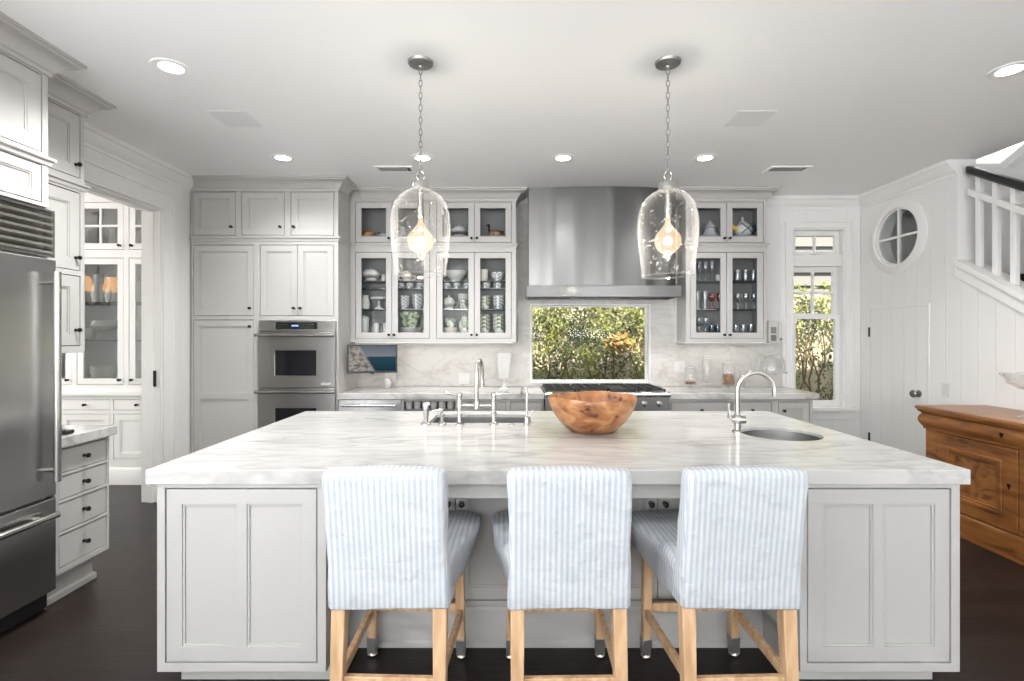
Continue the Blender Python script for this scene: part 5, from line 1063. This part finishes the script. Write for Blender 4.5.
# right cabinet, upper row
x = X(710); t = thing('pagoda_jar', 'lavender pagoda shaped china jar in the upper right glass cabinet', 'jar', (x, YB, U_))
obj('body', MB().loop([(.001, 0), (.085, 0), (.09, .02), (.065, .05), (.05, .10), (.044, .10), (.058, .05), (.08, .02), (.001, .012)], (x, YB, U_), 28), 'lav', t, smooth=40); obj('lid', MB().lathe([(.075, .1005), (.055, .12), (.034, .15), (.014, .16), (.016, .172), (.008, .182), (0, .184)], (x, YB, U_), 24), 'lav', t, smooth=40)
x = X(742.5); t = thing('teapot', 'yellow and white round teapot with navy bands in the upper right glass cabinet', 'teapot', (x, YB, U_))
obj('body', MB().lathe([(.05, 0), (.088, .03), (.102, .075), (.088, .125), (.05, .15)], (x, YB, U_), 28), 'china', t, smooth=60); obj('lid', MB().lathe([(.055, .1505), (.04, .168), (.014, .18), (.012, .215), (0, .225)], (x, YB, U_), 20), 'china', t)
obj('spout', MB().tube([(x-.06, YB-.03, U_+.08), (x-.11, YB-.04, U_+.10), (x-.14, YB-.05, U_+.125)], [.035, .026, .016], 12), 'yellow', t, label='yellow spout'); obj('handle', MB().tube([(x+.08, YB, U_+.12), (x+.13, YB, U_+.13), (x+.14, YB, U_+.08), (x+.095, YB, U_+.05)], .009, 10), 'navy', t)
obj('bands', MB().tube([(x-.05+.012*k, YB-.106+abs(k-5)*.004, U_+.03+.011*k) for k in range(11)], .005, 6).tube([(x+.07-.012*k, YB-.106+abs(k-5)*.004, U_+.03+.011*k) for k in range(11)], .005, 6), 'navy', t, label='crossing navy bands')
# right cabinet glassware
def row(kind, prof, pxs, z, m, desc, where, cat, group, ys=(5.40, 5.50)):
    od = ['first', 'second', 'third', 'fourth', 'fifth', 'sixth', 'seventh', 'eighth']
    for k, px in enumerate(pxs):
        for q, y in enumerate(ys): dish(kind, prof, X(px, y), y, z, m, '%s, %s from left, %s row, %s' % (desc, od[k], ('front', 'back')[q], where), cat, group, n=18)
row('champagne_flute', flute(.026, .21), (699, 705.5, 712), S1_, 'ware', 'tall clear champagne flute', 'top left shelf of right cabinet', 'glass', 'champagne flutes')
dish('small_jug', cupp(.032, .07), X(718), 5.42, S1_, 'china', 'small white cup at the right end of the champagne flutes', 'cup')
row('tall_vase', [(.001, 0), (.032, 0), (.026, .08), (.038, .19), (.035, .19), (.023, .08), (.028, .01), (.001, .01)], (697.5, 705), S2_, 'ware', 'clear tall glass vase', 'middle left shelf of right cabinet', 'vase', 'glass vases', (5.43,))
row('pink_goblet', goblet(.036, .17), (711.8, 719.8), S2_, 'warer', 'pink tinted goblet', 'middle left shelf of right cabinet', 'glass', 'pink goblets', (5.42,))
row('wine_glass', goblet(.033, .17), (699, 705.5), S0_, 'ware', 'clear stemmed wine glass', 'bottom left shelf of right cabinet', 'glass', 'wine glasses')
row('blue_tumbler', cupp(.030, .095, .003), (711.5, 718), S0_, 'wareb', 'blue glass tumbler', 'bottom left shelf of right cabinet', 'glass', 'blue tumblers')
row('tumbler', cupp(.034, .12, .003), (737.5, 745.5, 753.5), S1_, 'ware', 'clear tall tumbler', 'top right shelf of right cabinet', 'glass', 'clear tumblers')
row('goblet', goblet(.036, .165), (738, 746, 754), S2_, 'ware', 'clear stemmed goblet', 'middle right shelf of right cabinet', 'glass', 'clear goblets')
row('short_glass', cupp(.030, .10, .003), (736, 743.5, 751), S0_, 'ware', 'clear short glass', 'bottom right shelf of right cabinet', 'glass', 'clear short glasses')
# open base shelves
for k in range(6): dish('storage_jar', cupp(.034, .068), -.985+.081*k, 4.99, .7583, 'china' if k % 2 else 'bisque', '%s jar, %s from the left on the open shelf behind the island faucet' % (('pale grey', 'white')[k % 2], ['first', 'second', 'third', 'fourth', 'fifth', 'sixth'][k]), 'jar', 'jars on the open base shelf')
# counter things
CT = .9153
t = thing('ceramic_vase', 'white square tapered ceramic vase on a foot on the back counter', 'vase', (-.062, 5.30, CT))
b = loft([rrect(a, a, .006, -.062, 5.30, CT+z) for z, a in ((.112, .046), (.13, .05), (.24, .060), (.372, .073), (.372, .066), (.14, .044))]); obj('body', b, 'china', t)
obj('foot', MB().lathe([(.052, 0), (.052, .006), (.022, .02), (.016, .05), (.018, .09), (.034, .1115)], (-.062, 5.30, CT), 24), 'china', t)
dish('round_jar', [(.001, 0), (.036, 0), (.048, .03), (.046, .065), (.03, .085), (.026, .085), (.042, .06), (.04, .03), (.001, .01)], -1.30, 5.40, CT, 'china', 'small round white jar on the counter under the television', 'jar', extra=[('lid', MB().lathe([(.03, .0855), (.02, .095), (0, .098)], n=20), 'bisque')])
def jar(x, r, h, label, fill, foot=0, y=5.32):
    t = thing('glass_jar', label, 'jar', (x, y, CT), 'glass apothecary jars right of the range')
    z0 = CT+foot
    if foot: obj('foot', MB().lathe([(r*.9, 0), (r*.9, .004), (.012, .012), (.010, foot*.6), (r*.4, foot-.001)], (x, y, CT), 24), 'warew', t, smooth=60)
    obj('body', MB().loop([(.001, .0), (r*.92, 0), (r, .012), (r, h*.72), (r*.85, h*.80), (r*.81, h*.80), (r-.004, h*.71), (r-.004, .014), (.001, .006)], (x, y, z0), 32), 'warew', t, smooth=60)
    obj('lid', MB().lathe([(r*.95, h*.801), (r*.95, h*.82), (r*.6, h*.87), (.008, h*.90), (.013, h*.95), (.008, h*.99), (0, h)], (x, y, z0), 28), 'warew', t, smooth=60)
    if fill:
        b = MB(); rnd = random.Random(int(x*100)); a0, a1 = fill[0]+.008, fill[1]
        b.lathe([(0, a0), (r*.74, a0), (r*.74, a1-.012), (r*.5, a1-.004), (0, a1)], (x, y, z0), 20)
        for k in range(90):
            a = rnd.uniform(0, 2*PI); rr = r*.76-.002 if k < 66 else rnd.uniform(0, r*.8); zz = rnd.uniform(a0+.010, a1-.008) if k < 66 else a1-.006
            b.ball((x+rr*math.cos(a), y+rr*math.sin(a), z0+zz), .0085, .0075, .007, 6, 4)
        nn = obj('nuts', b, 'nuts', None, label='brown nuts filling the glass jar %s' % ('at the left of the counter' if x < 2 else 'behind the prep faucet'), cat='nuts', kind='stuff', origin=(x, y, z0+a0))
    return t
jar(1.875, .060, .235, 'squat glass jar a quarter full of brown nuts right of the range', (.0075, .045), .035)
jar(2.045, .050, .33, 'tall slender empty glass jar between the two jars of nuts', None, .05)
jar(2.270, .066, .30, 'round glass jar of brown nuts in the middle of the counter', (.0075, .125), .03)
t = thing('glass_bottle', 'small clear glass bottle right of the jar of nuts', 'bottle', (2.415, 5.36, CT)); obj('body', MB().loop([(.001, 0), (.04, 0), (.042, .09), (.015, .13), (.013, .17), (.01, .17), (.012, .13), (.038, .09), (.036, .006), (.001, .005)], (2.415, 5.36, CT), 24), 'warew', t, smooth=60); obj('stopper', MB().lathe([(.009, .165), (.009, .172), (.018, .18), (.014, .2), (0, .205)], (2.415, 5.36, CT), 16), 'warew', t)
t = thing('domed_cake_stand', 'clear glass cake stand with knobbed dome by the tall window', 'cake stand', (2.70, 5.30, CT))
obj('stand', MB().lathe([(.07, 0), (.07, .006), (.02, .02), (.014, .06), (.018, .13), (.06, .155), (.15, .165), (.155, .178), (.15, .180), (0, .172)], (2.70, 5.30, CT), 40), 'warew', t, smooth=60)
obj('dome', MB().loop([(.128, .1805), (.128, .29), (.115, .325), (.06, .345), (.012, .35), (.012, .346), (.058, .341), (.112, .321), (.124, .288), (.124, .1805)], (2.70, 5.30, CT), 44), 'warew', t, smooth=60); obj('knob', MB().lathe([(.012, .3505), (.01, .365), (.02, .378), (.014, .395), (0, .40)], (2.70, 5.30, CT), 20), 'warew', t)
# pantry crockery
XP = lambda px, y=5.32: (px-510)*y/512
PU, P1, P2, P0 = 2.3002, 1.8002, 1.4202, .9652
pitcher(92, PU, .085, .30, 'china', 'tall white pitcher in the upper left of the pantry dresser', 5.32)
pitcher(115, PU, .075, .26, 'china', 'white pitcher right of the tall one in the upper pantry dresser', 5.32, -1)
dish('teacup', cupp(.07, .085), XP(106, 5.18), 5.18, PU, 'cream', 'cream teacup in front of the pitchers in the upper pantry dresser', 'cup', extra=[('handle', handle_(.07, .08, .07, 1), 'cream')])
pitcher(141, PU, .075, .25, 'china', 'white pitcher behind the right hand upper door of the pantry dresser', 5.32)
dish('tall_pitcher', [(.001, 0), (.06, 0), (.075, .1), (.04, .24), (.045, .30), (.04, .30), (.035, .24), (.068, .1), (.001, .01)], XP(99), 5.32, P1, 'china', 'tall white vase on the top glass shelf of the pantry dresser', 'vase')
dish('compote', goblet(.12, .20), XP(105), 5.32, P2+.002, 'china', 'white footed compote on the middle shelf of the pantry dresser', 'bowl')
stack('china_bowl', conep(.085, .10, .5), 81, P0, 3, .05, 'bisque', 'grey white bowl, %s, stack at bottom left of pantry dresser', 'bowl', 'stacked pantry bowls', 5.32)
dish('footed_bowl', bowlp(.125, .19, .5), XP(106), 5.30, P0, 'china', 'large white footed bowl at the bottom of the pantry dresser', 'bowl')
pitcher(140, P1, .06, .24, 'china', 'white jug on the top shelf behind the right pantry dresser door', 5.32); pitcher(141, P2, .07, .22, 'bisque', 'grey white jug on the middle shelf behind the right pantry dresser door', 5.32)
dish('canister', [(.001, 0), (.07, 0), (.07, .24), (.064, .24), (.064, .01), (.001, .01)], XP(141), 5.32, P0, 'bisque', 'grey canister at the bottom behind the right pantry dresser door', 'canister')
dish('tall_pitcher', [(.001, 0), (.05, 0), (.06, .09), (.03, .22), (.036, .27), (.032, .27), (.025, .22), (.054, .09), (.001, .01)], XP(113), 5.30, P1, 'china', 'white bottle vase right of the tall vase on the top glass dresser shelf', 'vase')
dish('serving_dish', bowlp(.085, .12, .6), XP(86), 5.34, P2+.002, 'bisque', 'grey white bowl left of the footed compote in the pantry dresser', 'bowl')
dish('serving_dish', bowlp(.07, .10, .6), XP(84), 5.34, P1, 'china', 'small white bowl at the left of the top glass shelf in the pantry dresser', 'bowl')
# small chandelier in the pantry, mirrored in the dresser glass
cx_, cy_, cz_ = -5.05, 3.85, 1.86
t = thing('chandelier', 'iron chandelier with amber shades in the pantry, mirrored in the dresser glass', 'chandelier', (cx_, cy_, cz_))
obj('stem', MB().lathe([(0, -.02), (.03, 0), (.012, .05), (.010, CE-cz_-.03), (.06, CE-cz_-.02), (.06, CE-cz_-.001)], (cx_, cy_, cz_), 16), 'iron', t)
for k in range(4):
    a = .15+PI/2*k; dx, dy = math.cos(a), math.sin(a)
    ar = obj('arm', MB().tube([(cx_+dx*r_, cy_+dy*r_, cz_+z) for r_, z in ((.02, .02), (.07, -.05), (.14, -.02), (.175, .08), (.18, .16))], .008, 8), 'iron', t)
    obj('lamp_shade', MB().lathe([(.085, .16), (.082, .20), (.055, .32), (.05, .32)], (cx_+dx*.18, cy_+dy*.18, cz_), 20), 'shade', ar, label='glowing amber lampshade')
